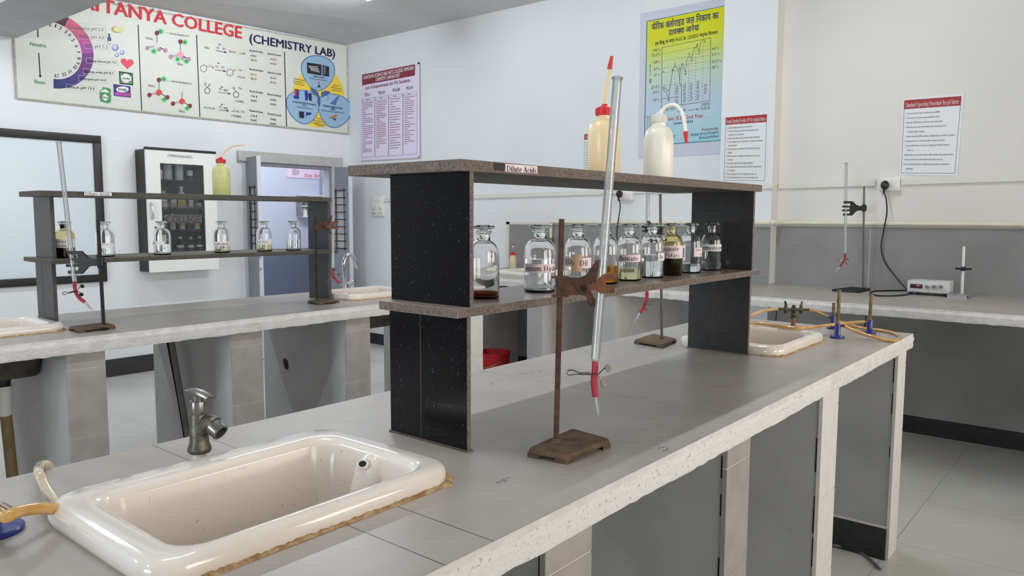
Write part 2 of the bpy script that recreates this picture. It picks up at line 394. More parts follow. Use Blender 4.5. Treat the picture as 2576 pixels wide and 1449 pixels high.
def _glyph(c):
    if c == 'A': return _d(0.08, 0, 0.4, 1, 0.06)+_d(0.68, 0, 0.36, 1, 0.17)+_b(0.2, 0.3, 0.72, 0.35)+_sf(0.1, 0, 0.24)+_sf(0.76, 0, 0.3), 0.98
    if c == 'B': return _st(0.1)+_o(0.42, 0.76, 0.28, 0.24, -90, 90)+_o(0.44, 0.27, 0.33, 0.27, -90, 90)+_b(0.2, 0, 0.45, TH)+_b(0.2, 0.5, 0.45, 0.55)+_b(0.2, 0.95, 0.45, 1), 0.84
    if c == 'C': return _o(0.5, 0.5, 0.46, 0.51, 40, 320)+_b(0.8, 0.66, 0.85, 0.98), 0.94
    if c == 'D': return _st(0.1)+_o(0.42, 0.5, 0.48, 0.5, -90, 90)+_b(0.2, 0, 0.45, TH)+_b(0.2, 0.95, 0.45, 1), 1.0
    if c == 'H': return _st(0.1)+_st(0.72)+_b(0.2, 0.48, 0.75, 0.53), 1.0
    if c == 'M': return _b(0.12, 0, 0.17, 1)+_d(0.12, 1, 0.5, 0, 0.13)+_d(0.98, 1, 0.52, 0, 0.07)+_st(0.96)+_sf(0.14, 0)+_sf(0.12, 0.955, 0.26), 1.2
    if c == 'N': return _b(0.12, 0, 0.17, 1)+_d(0.08, 1, 0.72, 0, 0.15)+_b(0.8, 0, 0.85, 1)+_sf(0.14, 0)+_sf(0.82, 0.955)+_sf(0.12, 0.955, 0.24), 1.0
    if c == 'O': return _o(0.52, 0.5, 0.47, 0.51), 1.06
    if c == 'P': return _st(0.1)+_o(0.42, 0.72, 0.32, 0.28, -90, 90)+_b(0.2, 0.44, 0.45, 0.49)+_b(0.2, 0.95, 0.45, 1), 0.8
    if c == 'S': return _o(0.34, 0.74, 0.26, 0.26, 30, 270, 0.12, 0.07)+_o(0.36, 0.26, 0.28, 0.27, -150, 90, 0.12, 0.07)+_b(0.55, 0.68, 0.6, 0.97)+_b(0.06, 0.03, 0.11, 0.32), 0.72
    if c == 'a': return _b(0.36, 0.06, 0.36+W, 0.5)+_o(0.3, 0.47, 0.2, 0.22, 0, 160, 0.11, 0.06)+_o(0.27, 0.2, 0.2, 0.21, 60, 360, 0.12, 0.06)+_b(0.45, 0, 0.6, 0.06), 0.62
    if c == 'b': return _st(0.06, 0, 1.02, False, 'left')+_o(0.36, 0.34, 0.3, 0.35, -150, 150), 0.72
    if c == 'c': return _o(0.34, 0.34, 0.3, 0.36, 50, 310)+_b(0.45, 0.46, 0.57, 0.58), 0.64
    if c == 'd': return _st(0.48, 0, 1.02, False, 'left')+_o(0.34, 0.34, 0.3, 0.35, 30, 330)+_b(0.55, 0, 0.68, 0.05), 0.72
    if c == 'e': return _o(0.34, 0.34, 0.3, 0.36, 0, 320)+_b(0.1, 0.36, 0.62, 0.41), 0.66
    if c == 'f': return _b(0.14, 0, 0.14+W, 0.85)+_o(0.36, 0.8, 0.22, 0.22, 20, 180, W, 0.06)+_b(0.02, XH-0.06, 0.44, XH)+_sf(0.2, 0), 0.46
    if c == 'g': return _o(0.32, 0.46, 0.24, 0.24)+_o(0.32, -0.1, 0.3, 0.17, 0, 360, 0.1, 0.05)+_b(0.42, 0.62, 0.68, 0.68)+_b(0.14, 0.06, 0.5, 0.14), 0.68
    if c in 'il': return _st(0.1, 0, XH if c == 'i' else 1.02, True, 'left')+(_o(0.17, 0.9, 0.09, 0.09, t=0.09, th=0.09) if c == 'i' else []), 0.36
    if c == 'h': return _st(0.08, 0, 1.02, True, 'left')+_arch(0.12, 0.5)+_b(0.62-W, 0, 0.62, 0.46)+_sf(0.56, 0), 0.74
    if c == 'n': return _st(0.08, 0, XH, True, 'left')+_arch(0.12, 0.5)+_b(0.62-W, 0, 0.62, 0.46)+_sf(0.56, 0), 0.74
    if c == 'm': return _st(0.08, 0, XH, True, 'left')+_arch(0.12, 0.46)+_b(0.58-W, 0, 0.58, 0.46)+_sf(0.52, 0)+_arch(0.5, 0.46)+_b(0.96-W, 0, 0.96, 0.46)+_sf(0.9, 0), 1.08
    if c == 'o': return _o(0.36, 0.34, 0.32, 0.36), 0.72
    if c == 'p': return _st(0.06, -0.3, XH, True, 'left')+_o(0.36, 0.34, 0.32, 0.35, -150, 150), 0.74
    if c == 'r': return _st(0.08, 0, XH, True, 'left')+_o(0.4, 0.42, 0.26, 0.27, 50, 160, 0.1, 0.09), 0.52
    if c == 's': return _o(0.27, 0.5, 0.19, 0.19, 30, 270, 0.1, 0.06)+_o(0.28, 0.19, 0.2, 0.2, -150, 90, 0.1, 0.06), 0.54
    if c == 't': return _b(0.12, 0.1, 0.12+W, 0.88)+_b(0.02, XH-0.06, 0.42, XH)+_o(0.3, 0.16, 0.18, 0.17, 180, 320, W, 0.06), 0.46
    if c == 'u': return _b(0.1, 0.2, 0.1+W, XH)+_b(0.48, 0, 0.48+W, XH)+_o(0.36, 0.24, 0.26, 0.25, 180, 360, W, 0.09)+_b(0, XH-SH, 0.15, XH)+_b(0.4, XH-SH, 0.5, XH)+_b(0.55, 0, 0.7, 0.05), 0.74
    if c == 'y': return _d(0.08, XH, 0.34, 0, 0.14)+_d(0.58, XH, 0.2, -0.3, 0.06)+_sf(0.12, XH-SH)+_sf(0.6, XH-SH, 0.24)+_o(0.16, -0.24, 0.09, 0.09, t=0.09, th=0.09), 0.72
    if c == '2': return _o(0.32, 0.7, 0.27, 0.3, -20, 180)+_d(0.06, 0, 0.45, 0.62, 0.12)+_b(0.06, 0, 0.6, 0.1), 0.68
    if c == '3': return _o(0.3, 0.75, 0.25, 0.26, -90, 160)+_o(0.3, 0.27, 0.28, 0.28, -160, 90), 0.66
    if c == '4': return _b(0.4, 0, 0.4+W, 1)+_d(0.04, 0.3, 0.4, 1, 0.06)+_b(0.04, 0.26, 0.66, 0.33), 0.7
    if c == '.': return _o(0.14, 0.08, 0.09, 0.09, t=0.09, th=0.09, n=10), 0.28
    if c == '(': return _o(0.5, 0.4, 0.4, 0.62, 130, 230, 0.1, 0.1), 0.4
    if c == ')': return _o(-0.1, 0.4, 0.4, 0.62, -50, 50, 0.1, 0.1), 0.4
    return [], 0.36
def roman(s):
    """'_' before a character sets it as a subscript"""
    k = ('roman', s)
    if k in _tc: return _tc[k]
    co, fs, x, sub = [], [], 0.0, False
    for c in s:
        if c == '_': sub = True; continue
        g, w = _glyph(c); sc = 0.62 if sub else 1.0; dy = -0.18 if sub else 0.0; sub = False
        for p in g:
            fs.append(tuple(range(len(co), len(co)+len(p)))); co += [(x+a*sc, b*sc+dy, len(fs)%60*0.06) for a, b in p]
        x += (w+0.04)*sc
    _tc[k] = (co, fs, x); return _tc[k]
def letter(mb, txt, mapf, m):
    co, fs, w = txt
    mb.mesh([mapf(x, y, q) for x, y, q in co], fs, m)

class Board:
    """flat printed sheet on a wall plane: authored in photograph pixels, laid out on the wall at real size"""
    def __init__(s, axis, value, lift=0.0):
        s.axis, s.v, s.lift = axis, value, lift; s.mb = MB()
        s.n = Vector((0, -1, 0)) if axis == 'y' else Vector((-1, 0, 0))
    def p(s, q, layer=0):
        v = s.v-s.lift-0.0007*layer
        return ony(q[0], q[1], v) if s.axis == 'y' else onx(q[0], q[1], v)
    def poly(s, pts, m, layer=1): s.mb.poly([s.p(q, layer) for q in pts], m)
    def quad(s, x0, y0, x1, y1, m, layer=1): s.poly([(x0, y0), (x1, y0), (x1, y1), (x0, y1)], m, layer)
    def line(s, a, b, w, m, layer=2):
        a, b = Vector(a), Vector(b); d = (b-a).normalized(); n = Vector((-d.y, d.x))*w/2
        s.poly([a+n, b+n, b-n, a-n], m, layer)
    def path(s, pts, w, m, layer=2):
        for a, b in zip(pts, pts[1:]): s.line(a, b, w, m, layer)
    def disc(s, c, rx, ry, m, layer=2, n=20, a0=0, a1=360):
        s.poly([(c[0]+rx*math.cos(math.radians(a0+(a1-a0)*i/n)), c[1]+ry*math.sin(math.radians(a0+(a1-a0)*i/n))) for i in range(n if a1-a0 == 360 else n+1)], m, layer)
    def text(s, t, a, b, h, m, layer=3, slant=(0, -1)):
        """t: lettering; baseline from pixel a to pixel b; capital height h pixels"""
        co, fs, w = t; w = max(w, 1e-6)
        O = s.p(a, layer); U = (s.p(b, layer)-O)/w; V = s.p((a[0]+slant[0]*h, a[1]+slant[1]*h), layer)-O
        s.mb.mesh([O+U*x+V*y+s.n*(0.00013*q) for x, y, q in co], fs, m)
    def panel(s, quad, thick, m, side=None):
        """the sheet itself: four corners in pixels, with thickness towards the wall"""
        pts = [s.p(q, 0) for q in quad]
        s.mb.prism(pts, -s.n*thick, m, side)
# ---------------------------------------------------------------- the room
XB, YL, YR, XF, ZC = 5.28, 6.64, -1.9, -6.0, 3.17     # back wall, left wall, right wall, wall behind the camera, ceiling
m = MB(); m.box(XF-0.3, 8.2, YR-0.3, 9.4, -0.2, 0, 'floor_tile'); struct(m, 'floor')
m = MB(); zl = 3.06
m.mesh([(XF-0.3, YR-0.3, ZC), (XB+0.2, YR-0.3, ZC), (XB+0.2, 5.4, ZC), (XB+0.2, YL, ZC), (2.0, YL, 3.095), (XF-0.3, YL, 3.09), (XF-0.3, 5.0, ZC), (2.0, 5.0, ZC)],
       [(0, 1, 2, 7, 6), (2, 3, 4, 7), (4, 5, 6, 7)], 'ceiling_paint')
m.box(XF-0.3, XB+0.2, YR-0.3, YL+0.2, ZC+0.01, ZC+0.2, 'ceiling_paint'); struct(m, 'ceiling')
m = MB(); m.box(1.75, 2.155, YR, YL, 2.68, ZC, 'beam_paint'); m.box(-1.5, -1.1, YR, YL, 2.68, ZC, 'beam_paint'); o = struct(m, 'trim_1')
# back wall, with a pillar standing proud of it
m = MB(); m.box(XB, XB+0.2, 1.972, YL+0.2, 0, 3.4, 'wall_paint'); m.box(XB, XB+0.2, YR-0.2, 1.972, 0, 3.4, 'wall_warm'); struct(m, 'wall_back')
m = MB(); m.box(5.16, XB, 1.972, 2.352, 0, ZC, 'wall_paint', fm={'-y': 'wall_warm'}); struct(m, 'wall_back_pillar')
# left wall with the doorway
DX0, DX1, DZ = 4.01, 5.07, 1.87
m = MB()
m.box(XF-0.3, DX0, YL, YL+0.2, 0, 3.3, 'wall_paint'); m.box(DX1, XB, YL, YL+0.2, 0, 3.3, 'wall_paint'); m.box(DX0, DX1, YL, YL+0.2, DZ, 3.3, 'wall_paint')
struct(m, 'wall_left')
m = MB(); m.box(XF, DX0-0.04, YL-0.012, YL, 0, 0.147, 'skirting_black'); struct(m, 'baseboard_left')
m = MB(); m.box(XB-0.012, XB, YR, YL, 0, 0.112, 'skirting_black'); struct(m, 'baseboard_back')
# right wall and the wall behind the camera, both with windows
def windowed(name, axis, val, lo, hi, wins, z0, z1):
    m = MB(); s = sorted(wins); e = lo
    def bx(a, b, c, d):
        if axis == 'y': m.box(a, b, val-0.2, val, c, d, 'wall_warm')
        else: m.box(val-0.2, val, a, b, c, d, 'wall_paint')
    for a, b in s: bx(e, a, 0, 3.3); bx(a, b, 0, z0); bx(a, b, z1, 3.3); e = b
    bx(e, hi, 0, 3.3); struct(m, name)
    for i, (a, b) in enumerate(s):
        w = MB(); t = 0.045; v0, v1 = val-0.13, val-0.08
        def fr(p, q, c, d, mm='aluminium', u0=v0, u1=v1):
            if axis == 'y': w.box(p, q, u0, u1, c, d, mm)
            else: w.box(u0, u1, p, q, c, d, mm)
        fr(a, a+t, z0, z1); fr(b-t, b, z0, z1); fr(a+t, b-t, z0, z0+t); fr(a+t, b-t, z1-t, z1); fr((a+b)/2-t/2, (a+b)/2+t/2, z0+t, z1-t)
        o = w.build('window_%d' % (len(WN)+1), smooth=False); o['kind'] = 'structure'; WN.append(o)
        w = MB(); fr(a+t, b-t, z0+t, z1-t, 'window_pane', (v0+v1)/2-0.002, (v0+v1)/2+0.002); w.build('pane', o, smooth=False)
WN = []
windowed('wall_right', 'y', YR, XF-0.3, XB+0.2, WINS_R, 0.95, 2.3)
windowed('wall_front', 'x', XF, YR-0.2, YL+0.2, WINS_F, 0.95, 2.3)
# grey tile splashback and the counter's room side
m = MB(); m.box(XB-0.01, XB, 2.352, 4.392, 0.9, 1.288, 'splash_grey'); m.box(XB-0.01, XB, YR, 1.972, 0.9, 1.298, 'splash_grey')
m.box(5.15, 5.16, 1.972, 2.352, 0.9, 1.293, 'splash_grey')
for y in (3.72, 3.05, 0.25, 1.36): m.box(XB-0.0108, XB-0.0095, y-0.002, y+0.002, 0.9, 1.29, 'pale_line')
struct(m, 'trim_2')
m = MB(); m.box(XB-0.006, XB, 4.392, 4.43, 0.9, 1.31, 'facing_white'); m.box(XB-0.006, XB, 3.95, 4.43, 1.288, 1.312, 'facing_white'); struct(m, 'trim_3')
# concrete lintel over the door and the door frame
m = MB(); m.box(3.95, 5.17, YL-0.035, YL, DZ, 1.968, 'concrete_light', bev=0.004); struct(m, 'trim_4')
m = MB()
m.box(DX0-0.012, DX0+0.035, YL-0.012, YL+0.12, 0, DZ, 'door_edge'); m.box(DX1-0.04, DX1, YL-0.012, YL+0.12, 0, DZ, 'door_edge'); m.box(DX0+0.035, DX1-0.04, YL-0.012, YL+0.12, DZ-0.03, DZ, 'door_grey')
frame = m.build('door_1', smooth=False); frame['kind'] = 'structure'
# the room beyond the door
ZDD = ony(700, 626, 9.0).z
m = MB(); m.box(3.0, 8.0, 9.0, 9.2, ZDD, 3.0, 'lilac_wall'); m.box(3.0, 8.0, 8.99, 9.2, 0, ZDD, 'navy_dado'); struct(m, 'wall_beyond_back')
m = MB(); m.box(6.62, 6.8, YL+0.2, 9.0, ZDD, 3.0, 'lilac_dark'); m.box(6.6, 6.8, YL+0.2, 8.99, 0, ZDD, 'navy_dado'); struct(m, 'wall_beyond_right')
m = MB(); m.box(3.0, 3.2, YL+0.2, 9.0, 0, 3.0, 'lilac_wall'); struct(m, 'wall_beyond_left')
m = MB(); m.box(3.0, 8.0, YL+0.2, 9.2, 3.0, 3.1, 'ceiling_paint'); struct(m, 'ceiling_beyond')

# ---------------------------------------------------------------- ceiling tube lights
def tube_lamp(x0, y, label, ln=1.2, z=None):
    z = z or ZC
    t = thing('tube_light', label, 'lamp', (x0+ln/2, y, z), 'ceiling tube lights')
    m = MB(); m.box(x0, x0+ln, y-0.02, y+0.02, z-0.03, z, 'white_plastic', bev=0.003); m.build('batten', t)
    m = MB(); m.rod((x0+0.02, y, z-0.045), (x0+ln-0.02, y, z-0.045), 0.016, 'tube_light', 12); m.build('tube', t)
    for xx in (x0, x0+ln-0.025):
        m = MB(); m.box(xx, xx+0.025, y-0.018, y+0.018, z-0.066, z-0.03, 'white_plastic', bev=0.003); m.build('end_cap', t)
tube_lamp(3.02, 5.0, 'glowing white tube light on the ceiling near the banner')
tube_lamp(0.2, 5.0, 'tube light on the ceiling near the whiteboard, this side of the beam')
tube_lamp(3.02, 1.75, 'tube light on the ceiling above the far end of the main bench')
tube_lamp(0.2, 1.75, 'tube light on the ceiling above the camera')
tube_lamp(-2.9, 5.0, 'tube light on the ceiling behind the camera, along the whiteboard wall')
tube_lamp(-2.9, 1.75, 'tube light on the ceiling behind the camera, above the aisle')
tube_lamp(4.2, 8.0, 'tube light on the ceiling of the room beyond the door, near its pink sign', z=3.0)
tube_lamp(5.0, 7.2, 'unseen tube light added to brighten the room beyond the door, on its ceiling near the door', z=3.0)  # extra unseen tube, added to brighten the room beyond

# ---------------------------------------------------------------- masonry benches
def worktop(name, parent, x0, x1, y0, y1, holes, tile, front_only=False, pit='plaster_pitted'):
    """stone top on a thick plaster edge, cut out round the basins"""
    xs = sorted({x0, x1, *[v for h in holes for v in h[:2]]}); ys = sorted({y0, y1, *[v for h in holes for v in h[2:]]})
    def cells():
        for a, b in zip(xs, xs[1:]):
            for c, d in zip(ys, ys[1:]):
                if not any(h[0] <= a and b <= h[1] and h[2] <= c and d <= h[3] for h in holes): yield a, b, c, d
    m = MB()
    for a, b, c, d in cells(): m.box(a, b, c, d, 0.887, 0.9, tile, fm={'-y': 'plaster_white', '+x': 'plaster_white', '-x': 'plaster_white', '+y': 'plaster_white'})
    bmesh.ops.remove_doubles(m.bm, verts=m.bm.verts[:], dist=1e-5)
    seen = {}
    for f in list(m.bm.faces):
        key = tuple(sorted(v.index for v in f.verts)) if False else tuple(sorted((round(v.co.x, 4), round(v.co.y, 4), round(v.co.z, 4)) for v in f.verts))
        seen.setdefault(key, []).append(f)
    for k, l in seen.items():
        if len(l) > 1: bmesh.ops.delete(m.bm, geom=l, context='FACES_ONLY')
    o = m.build(name, parent, smooth=False); return o
def rough_edge(name, parent, pts_in, z0, z1, mtl, step=0.025, amp=0.004):
    """hand-trowelled plaster band under the top: a wavy strip with depth, following straight runs ((x,y)->(x,y))"""
    m = MB(); k = m.mi(mtl); rnd = random.Random(5)
    for (ax, ay), (bx, by), (nx, ny) in pts_in:
        n = max(2, int(math.hypot(bx-ax, by-ay)/step)); rows = []
        for i in range(n+1):
            t = i/n; x, y = ax+(bx-ax)*t, ay+(by-ay)*t
            low = z0+rnd.uniform(-1, 1)*amp+0.0008*math.sin(i*0.35)
            prof = [(0.0, z1+rnd.uniform(-0.0012, 0.0004)), (0.004+rnd.uniform(-1, 1)*amp*0.25, z1-0.004), (0.003+rnd.uniform(-1, 1)*amp*0.35, z1-0.016), (0.0005+rnd.uniform(-1, 1)*amp*0.5, (z0+z1)/2), (0.002+rnd.uniform(-1, 1)*amp*0.4, low+0.01), (-0.002, low), (-0.06, low+0.002)]
            rows.append([m.bm.verts.new((x+nx*d, y+ny*d, z)) for d, z in prof])
        for p, q in zip(rows, rows[1:]):
            for j in range(len(p)-1): m.bm.faces.new((p[j], p[j+1], q[j+1], q[j])).material_index = k
    bmesh.ops.recalc_face_normals(m.bm, faces=m.bm.faces[:])
    return m.build(name, parent, angle=60)
def pier(parent, x0, x1, y0, y1, facing, joint, last=False, facing_end=False):
    m = MB(); m.box(x0+0.004, x1-0.004, y0+0.012, y1, 0, 0.845, 'grey_paint', fm={'+x': 'grey_paint'})
    # hairline gap behind the facing tile
    rnd = random.Random(int(x0*1000)); z = 0.05
    while z < 0.8:
        h = rnd.uniform(0.02, 0.12)
        if rnd.random() < 0.55: m.box(x0+0.0025, x0+0.006, y0+0.0135, y0+0.0150+rnd.uniform(0, 0.002), z, min(z+h, 0.83), 'crack')
        z += h+rnd.uniform(0.0, 0.05)
    p = m.build('pier', parent, smooth=False)
    m = MB(); z = 0.0; zs = [0.0]+joint+[0.842]
    for a, b in zip(zs, zs[1:]): m.box(x0, x1, y0, y0+0.012, a+0.0015, b-0.0015, facing, bev=0.001)
    m.box(x0+0.001, x1-0.001, y0+0.002, y0+0.0119, 0.0, 0.842, 'grout')
    m.build('tile_facing', p, smooth=False)
    if last:
        m = MB(); m.box(x0-0.008, x0+0.004, y0+0.012, y1, 0, 0.13, 'skirting_black'); m.box(x0-0.008, x0+0.004, y0+0.012, y1, 0.13, 0.137, 'grout'); m.build('skirting', p, smooth=False)
    return p
BX0, BX1, BY0, BY1 = -0.25, 3.34, 0.684, 1.508
SINKS_MAIN = [(0.41, 0.935, 0.905, 1.265), (2.468, 2.94, 0.905, 1.265)]
bench = thing('lab_bench', 'long grey-topped masonry bench with rough white edges in the foreground', 'bench', (1.5, 1.1, 0), 'masonry laboratory benches')
worktop('worktop', bench, BX0, BX1, BY0, BY1, [(a+0.03, b-0.03, c+0.02, d-0.03) for a, b, c, d in SINKS_MAIN], 'bench_tile')
rough_edge('plaster_edge', bench, [((BX0, BY0), (2.3, BY0), (0, -1))], 0.842, 0.888, 'plaster_pitted', amp=0.0016)
rough_edge('plaster_edge', bench, [((2.3, BY0), (BX1, BY0), (0, -1)), ((BX1, BY0), (BX1, BY1), (1, 0))], 0.842, 0.888, 'plaster_white', amp=0.0012)
m = MB(); HM = [(a+0.03, b-0.03, c+0.02, d-0.03) for a, b, c, d in SINKS_MAIN]
def slab(parent, x0, x1, y0, y1, holes, mtl='plaster_white'):
    m = MB(); e = x0
    for h in sorted(holes):
        m.box(e, h[0], y0+0.004, y1, 0.845, 0.887, mtl); m.box(h[0], h[1], y0+0.004, h[2], 0.845, 0.887, mtl); m.box(h[0], h[1], h[3], y1, 0.845, 0.887, mtl); e = h[1]
    m.box(e, x1-0.004, y0+0.004, y1, 0.845, 0.887, mtl); m.build('slab', parent, smooth=False)
slab(bench, BX0, BX1, BY0, BY1, HM)
for i, (a, b) in enumerate([(-0.2, 0.3), (0.938, 1.072), (1.63, 1.762), (2.306, 2.458), (3.206, 3.334)]):
    pier(bench, a, b, 0.704, 1.49, 'facing_tile' if i < 3 else 'facing_white', [0.25, 0.51, 0.782], last=(i == 4))
LX, LY = 0.14, 2.376
SINKS_LEFT = [(0.66, 1.185, 3.281, 3.641), (2.61, 3.09, 3.281, 3.641)]
bench2 = thing('lab_bench', 'grey-topped masonry bench standing in front of the wall with the whiteboard', 'bench', (1.6, 3.47, 0), 'masonry laboratory benches')
lx0, lx1, ly0, ly1 = -0.4, 3.47, 3.062, 3.86
HL = [(a+0.03, b-0.03, c+0.02, d-0.03) for a, b, c, d in SINKS_LEFT]
worktop('worktop', bench2, lx0, lx1, ly0, ly1, HL, 'bench_tile_left')
rough_edge('plaster_edge', bench2, [((lx0, ly0), (lx1, ly0), (0, -1)), ((lx1, ly0), (lx1, ly1), (1, 0))], 0.838, 0.888, 'plaster_white', amp=0.002)
slab(bench2, lx0, lx1, ly0, ly1, HL)
for a, b in [(-0.3, 0.2), (1.11, 1.25), (1.785, 1.938), (2.416, 2.57), (3.31, 3.455)]: pier(bench2, a, b, 3.085, 3.84, 'facing_tile' if a < 3 else 'facing_white', [0.25, 0.51, 0.775])
# the counter along the back wall
CXF, CYE = 4.31, 4.42
counter = thing('wall_counter', 'long grey counter with a chipped white edge along the back wall', 'counter', (4.8, 1.3, 0))
HC = [(4.56, 4.94, 3.47, 3.97)]
worktop('worktop', counter, CXF, XB-0.01, YR, CYE, HC, 'counter_tile')
m = MB()
for a, b in ((YR, HC[0][2]), (HC[0][3], CYE)): m.box(CXF+0.004, XB-0.01, a, b, 0.845, 0.887, 'plaster_white')
for a, b in ((CXF+0.004, HC[0][0]), (HC[0][1], XB-0.01)): m.box(a, b, HC[0][2], HC[0][3], 0.845, 0.887, 'plaster_white')
m.build('slab', counter, smooth=False)
rough_edge('plaster_edge', counter, [((CXF, YR), (CXF, CYE), (-1, 0)), ((CXF, CYE), (XB-0.01, CYE), (0, 1))], 0.842, 0.888, 'plaster_white', amp=0.002)
for a, b in ((4.28, 4.40), (3.293, 3.435), (2.684, 2.80)):
    m = MB(); m.box(CXF+0.02, XB-0.012, a, b, 0, 0.845, 'facing_white', fm={'-x': 'grey_paint'}); m.build('pier', counter, smooth=False)
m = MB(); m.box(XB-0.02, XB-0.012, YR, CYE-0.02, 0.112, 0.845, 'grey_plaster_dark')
for y, w in ((3.96, 0.004), (2.2, 0.003), (1.36, 0.003), (1.955, 0.003)):
    pts = []; z = 0.845; yy = y; rnd = random.Random(int(y*100))
    while z > 0.2: pts.append((yy, z)); z -= 0.05; yy += rnd.uniform(-0.006, 0.006)
    for (a, b), (c, d) in zip(pts, pts[1:]): m.poly([(XB-0.021, a-w, b), (XB-0.021, a+w, b), (XB-0.021, c+w, d), (XB-0.021, c-w, d)], 'crack')
m.build('back_panel', counter, smooth=False)

# scuffs on the bench top and a knocked-out hole in a pier
m = MB(); rnd = random.Random(3)
def scuff(px, py, n, w):
    c = onz(px, py, 0.9)
    for i in range(n):
        a = Vector((c.x+rnd.uniform(-w, w), c.y+rnd.uniform(-w, w)*0.5, 0.9003)); d = Vector((rnd.uniform(0.004, 0.02), rnd.uniform(-0.006, 0.006), 0)); q = Vector((-d.y, d.x, 0)).normalized()*rnd.uniform(0.0006, 0.0016)
        m.poly([a-q*0.3, a+d*0.5-q, a+d, a+d*0.5+q], 'dark_print')
for q in ((1335, 938, 16, 0.04), (1232, 968, 6, 0.02), (1252, 1212, 6, 0.02), (935, 1056, 2, 0.01), (2040, 945, 7, 0.03), (1660, 1135, 5, 0.02), (2010, 1000, 5, 0.02)): scuff(*q)
m.build('scuff_marks', bench, smooth=False)
m = MB(); xh = 2.416+0.004-0.0008; hp = [(712, 898), (719, 899), (725, 904), (728, 915), (729, 930), (724, 936), (716, 932), (711, 916), (709, 904)]
m.poly([onx(*q, xh) for q in hp], 'facing_tile'); m.poly([onx(718.5+(q[0]-718.5)*0.7, 914+(q[1]-914)*0.74, xh-0.0006) for q in hp], 'hole_dark'); m.build('broken_hole', bench2, smooth=False, label='dark knocked-out hole in the plaster')
